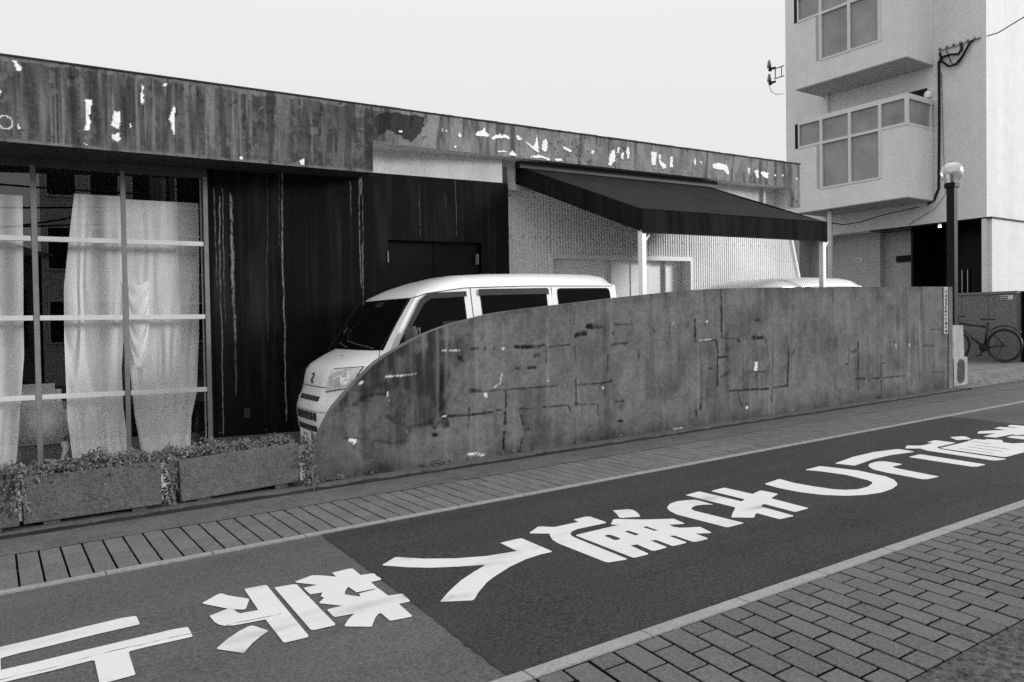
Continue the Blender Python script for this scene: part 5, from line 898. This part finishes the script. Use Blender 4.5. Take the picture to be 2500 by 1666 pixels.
# cables on the wall
b = MB(); b.tube([(XB-.03, 9.187, 7.19), (XB-.03, 9.18, 7.0), (XB-.03, 9.178, 5.95), (XB-.03, 9.20, 4.35), (XB-.03, 9.30, 4.1), (XB-.05, 9.45, 4.02)], .028, 8); b.build('riser_cable', m_cable, ap, smooth=True, off=AL)
b = MB(); b.tube([(XB-.03, 9.187, 7.18), (XB-.06, 9.08, 7.28), (XB-.08, 8.90, 7.27), (XB-.06, 8.74, 7.24), (XB-.04, 8.68, 7.34), (XB-.03, 8.70, 7.50)], .028, 8)
b.tube([(XB-.03, 9.16, 7.40), (XB-.04, 9.12, 7.20), (XB-.07, 8.95, 7.03), (XB-.08, 8.80, 7.02), (XB-.07, 8.65, 7.16), (XB-.05, 8.50, 7.42), (XB-.04, 8.44, 7.46)], .026, 8)
b.tube([(XB-.05, 9.0, 7.4), (XB-.06, 8.9, 7.1), (XB-.07, 8.75, 7.0), (XB-.06, 8.6, 7.2)], .01, 6); b.build('cable_loops', m_cable, ap, smooth=True, off=AL)
b = MB(); b.bar((XB-.03, 9.17, 7.44), (XB-.03, 8.30, 7.47), .02)
for y in (9.15, 9.0, 8.85, 8.7, 8.55, 8.4): b.lathe([(0, 0), (.03, .01), (.03, .05), (0, .06)], (XB-.05, y, 7.45), 8)
b.build('cable_bracket', m_mull, ap, off=AL)
b = MB(); b.tube([(XB-.04, 8.44, 7.46), (XB+.1, 8.0, 7.50), (17.6, 6.5, 7.75), (16.8, 2.0, 8.6), (16, -6, 9.6)], .012, 5)
put(b.build('service_wire', m_cable, loc=(XB-.04, 8.44, 7.46)), 'thin black service wire leaving the tiled building', 'wire')
b = MB(); b.tube([(XB-.02, 9.13, 6.95), (XB-.02, 9.10, 5.4), (XB-.02, 9.05, 4.2), (XB-.02, 9.3, 3.9), (XB-.02, 9.9, 3.6)], .005, 5); b.build('thin_wire', m_cable, ap, off=AL)
# bracket lamp at the far corner
bk = thing('bracket_fixture', (XB-.02, 13.3, 8.2), 'small bracket fixture at the left edge of the tiled building', 'bracket'); l = tuple(bk.location)
b = MB(); yb = 13.3
b.bar((XB, yb+.02, 8.30), (XB, yb+.34, 8.30), .025); b.bar((XB, yb+.02, 8.03), (XB, yb+.34, 8.03), .025); b.bar((XB, yb+.30, 8.30), (XB, yb+.30, 8.03), .022); b.bar((XB, yb+.10, 8.30), (XB, yb+.10, 8.03), .018); b.build('bracket_arm', m_mull, bk, off=l)
for z in (8.36, 7.98):
    b = MB(); b.lathe([(0, .12), (.03, .10), (.05, .0), (.06, -.10), (0, -.11)], (XB, yb+.50, z+.12), 12); b.build('insulator', m_mull, bk, off=l, smooth=True)
    b = MB(); b.lathe([(0, .03), (.045, .03), (.05, -.05), (.02, -.07), (0, -.07)], (XB, yb+.47, z-.02), 10); b.bar((XB, yb+.47, z-.03), (XB, yb+.30, z-.03), .05); b.build('clamp', m_lampblk, bk, off=l)
b = MB(); b.tube([(XB, yb+.5, 7.88), (XB, yb+.44, 7.72), (XB, yb+.30, 7.6), (XB, yb+.05, 7.55)], .008, 5); b.build('drop_wire', m_cable, bk, off=l)
# low stone-clad wall with a small plate
lw = thing('low_stone_wall', (17.6, 8.0, Z(17.6, .15)), 'low dark granite wall behind the bicycle at the entrance', 'wall'); l = tuple(lw.location)
for k in range(4):
    y0 = 7.43+k*.55; MB().box(17.6, 17.78, y0+.003, y0+.547, .35, 1.88).build('stone_panel', m_stone, lw, off=l, bevel=.003)
MB().box(17.58, 17.80, 7.42, 9.64, 1.881, 1.935).build('coping', m_stone, lw, off=l, bevel=.004)
MB().box(17.78, 18.2, 7.0, 7.42, .35, 1.93).build('side_wall', m_entry, lw, off=l)
MB().box(17.80, 19, 7.42, 7.6, .35, 1.93).build('side_wall', m_stone, lw, off=l)
np_ = thing('address_plate', (17.59, 7.62, 1.80), 'small white address plate on the low granite wall', 'sign'); l = tuple(np_.location)
MB().box(17.588, 17.598, 7.50, 7.745, 1.76, 1.85).build('plate', m_sign, np_, off=l); MB().box(17.583, 17.587, 7.60, 7.735, 1.772, 1.838).build('dark_field', m_vtrim, np_, off=l)
b = MB()
for k in range(3): b.box(17.579, 17.582, 7.61+k*.04, 7.635+k*.04, 1.79, 1.82)
b.build('characters', m_sign, np_, off=l)

# ================================================================== STREET LAMP
LX, LY = 13.62, 6.75; lp = thing('street_lamp', (LX, LY, Z(LX, .08)), 'black square post lamp with clear glass globe behind the wall end', 'street lamp'); l = tuple(lp.location)
MB().box(LX-.064, LX+.064, LY-.064, LY+.064, Z(LX, .05), 3.66).build('post', m_lampblk, lp, off=l, bevel=.008)
MB().box(LX-.09, LX+.09, LY-.09, LY+.09, 3.60, 3.69).build('collar', m_lampblk, lp, off=l, bevel=.01)
b = MB(); b.lathe([(.10*1.0, -.17), (.155, -.10), (.180, 0.0), (.165, .08), (.12, .14), (.05, .175), (0, .18)], (LX, LY, 3.87), 28); b.build('globe', m_globe, lp, off=l, smooth=True)
b = MB(); b.lathe([(.0, -.04), (.035, -.02), (.03, .05), (0, .08)], (LX, LY, 3.86), 12); b.build('bulb', m_white, lp, off=l, smooth=True)
b = MB(); b.tube([(LX, LY, 3.68), (LX, LY, 3.83)], .025, 10); b.build('lamp_holder', m_mull, lp, off=l)

# ================================================================== BICYCLE
bk = thing('bicycle', (17.2, 7.8, .46), 'black bicycle leaning by the granite wall at the entrance', 'bicycle'); l = tuple(bk.location); BX = 17.2
def ring(cy, cz, r, rt, n=40, m=8):
    b = MB()
    for i in range(n):
        a = 2*math.pi*i/n
        for k in range(m):
            c = 2*math.pi*k/m; rr = r+rt*math.cos(c); b.v.append((BX+rt*math.sin(c), cy+rr*math.cos(a), cz+rr*math.sin(a)))
    b.f = [(i*m+k, ((i+1) % n)*m+k, ((i+1) % n)*m+(k+1) % m, i*m+(k+1) % m) for i in range(n) for k in range(m)]; return b
HY, HZ, FYc = 7.495, .815, 8.50
for cy in (HY, FYc):
    t = ring(cy, HZ, .328, .021).build('tyre', m_bike, bk, smooth=True, off=l); ring(cy, HZ, .302, .011).build('rim', m_bike, t, smooth=True, off=l)
    b = MB()
    for k in range(20):
        a = 2*math.pi*k/20; b.tube([(BX+(.02 if k % 2 else -.02), cy, HZ), (BX, cy+.305*math.cos(a), HZ+.305*math.sin(a))], .0012, 4, cap=False)
    b.tube([(BX-.05, cy, HZ), (BX+.05, cy, HZ)], .022, 10); b.build('spokes', m_bike, t, off=l)
def tb(name, pts, r, mat=m_bike): return MB().tube([(BX, y, z) for y, z in pts], r*1.35, 8).build(name, mat, bk, smooth=True, off=l)
tb('seat_tube', [(7.87, .76), (7.82, 1.28)], .018); tb('down_tube', [(7.88, .77), (8.37, 1.17)], .021); tb('top_tube', [(7.835, 1.20), (8.38, 1.27)], .017); tb('head_tube', [(8.36, 1.13), (8.40, 1.34)], .022)
tb('chain_stay', [(7.87, .76), (HY, HZ)], .011); tb('seat_stay', [(7.83, 1.18), (HY, HZ)], .010); tb('fork', [(8.37, 1.15), (8.43, .98), (FYc, HZ)], .014)
tb('mudguard', [(HY+.40*math.cos(a), HZ+.40*math.sin(a)) for a in np.linspace(2.45, .95, 12)], .011)
sd = MB(); sd.v = []; prof = [(-.14, .010, .012), (-.08, .022, .018), (0, .035, .02), (.07, .06, .022), (.12, .07, .018), (.135, .05, .01)]
for d, w, h_ in prof: sd.v += [(BX-w, 7.82-d, 1.355-h_), (BX-w, 7.82-d, 1.355+h_*.6), (BX, 7.82-d, 1.355+h_), (BX+w, 7.82-d, 1.355+h_*.6), (BX+w, 7.82-d, 1.355-h_)]
sd.f = [(i*5+k, i*5+(k+1) % 5, (i+1)*5+(k+1) % 5, (i+1)*5+k) for i in range(5) for k in range(5)]+[(4, 3, 2, 1, 0), (25, 26, 27, 28, 29)]; sd.build('saddle', m_bike, bk, smooth=True, off=l)
b = MB(); b.tube([(BX, 8.40, 1.34), (BX, 8.41, 1.42)], .014, 8); b.tube([(BX-.28, 8.39, 1.43), (BX, 8.43, 1.42), (BX+.24, 8.39, 1.43)], .013, 8); b.build('handlebar', m_bike, bk, smooth=True, off=l)
b = MB(); b.tube([(BX-.29, 8.385, 1.43), (BX-.20, 8.405, 1.428)], .017, 8); b.build('grip', m_chrome, bk, smooth=True, off=l)
b = MB(); b.lathe([(0, -.008), (.09, -.008), (.09, .008), (0, .008)], (0, 0, 0), 20); o = b.build('chainring', m_bike, bk); o.location = (BX-.05-l[0], 7.88-l[1], .765-l[2]); o.rotation_euler = (0, R(90), 0)
b = MB(); b.bar((BX-.07, 7.88, .765), (BX-.07, 7.93, .60), .02); b.bar((BX-.07, 7.93, .60), (BX-.16, 7.93, .60), .06, .02); b.build('crank', m_bike, bk, off=l)
b = MB(); b.bar((BX-.06, 8.27, 1.09), (BX-.06, 8.12, .965), .022); b.build('frame_pump', m_chrome, bk, off=l)
b = MB(); b.bar((BX, HY+.05, HZ-.03), (BX-.16, HY+.12, .475), .014); b.build('kickstand', m_bike, bk, off=l)

# ================================================================== OPPOSITE SIDE OF THE STREET (behind the viewer, seen in the shop window)
def opposite(x0, x1, y0, y1, h_, mat, label, nx, nz, wmat=m_entry, cat='building'):
    cx = (x0+x1)/2; t = thing('opposite_building', (cx, y0, Z(cx)), label, cat); l = tuple(t.location)
    MB().box(x0, x1, y1, y0, -.3, h_).build('wall', mat, t, off=l)
    dx = (x1-x0)/nx; dz = (h_-1.0)/nz
    for i in range(nx):
        for k in range(nz):
            a = x0+dx*(i+.18); c = x0+dx*(i+.82); z0 = .9+dz*k+.1*dz; f = MB().box(a-.05, c+.05, y0-.01, y0+.05, z0-.05, z0+dz*.55+.05).build('window', m_trans, t, off=l)
            MB().box(a, c, y0+.051, y0+.06, z0, z0+dz*.55).build('pane', wmat, f, off=l)
    return t
opposite(-2.45, .75, -7.2, -13, 9.2, m_op1, 'grey rendered house opposite, mirrored in the middle window bay', 3, 4)
opposite(.85, 5.4, -6.6, -13, 6.7, m_op2, 'dark clad house opposite, mirrored in the right window bay', 4, 3)
hs = thing('opposite_house', (-6, -8, Z(-6)), 'low house with a pitched roof opposite, mirrored at the window left', 'building'); l = tuple(hs.location)
MB().box(-9, -2.6, -13, -7.6, -.3, 3.6).build('wall', m_op2, hs, off=l)
b = MB(); b.prism([(-9.5, 3.5), (-2.1, 3.5), (-5.8, 4.7)], lambda x, z: (x, -7.1, z), lambda x, z: (x, -13.4, z)); b.build('roof', m_stone, hs, off=l)
for x in (-8, -6, -4): MB().box(x, x+1.1, -7.6, -7.55, 1.0, 2.6).build('window', m_entry, hs, off=l)
up = thing('utility_pole', (.62, -4.6, Z(.62)), 'utility pole with cable coils opposite, mirrored beside the window mullion', 'pole'); l = tuple(up.location)
MB().tube([(.62, -4.6, -.1), (.62, -4.6, 9.5)], [.15, .11], 14).build('pole', m_op2, up, off=l, smooth=True)
b = MB()
for r in (.30, .24, .18): b.tube([(.30+r*math.cos(a)*.8, -4.45, 4.55+r*math.sin(a)) for a in np.linspace(0, 2*math.pi, 22)], .03, 6)
b.build('cable_coil', m_cable, up, off=l)
for k, (z0, z1, x1) in enumerate(((4.9, 6.2, -12), (4.6, 5.0, -12), (4.2, 4.4, -12), (4.75, 3.9, -7))):
    b = MB(); b.tube([(.62+(x1-.62)*t, -4.6-.4*k*t, z0+(z1-z0)*t-.35*math.sin(math.pi*t)) for t in np.linspace(0, 1, 10)], .025, 5)
    put(b.build('overhead_wire', m_cable, loc=(.62, -4.6, z0)), ['highest', 'second', 'third', 'steeply falling'][k]+' overhead wire from the opposite utility pole', 'wire', 'overhead wires')
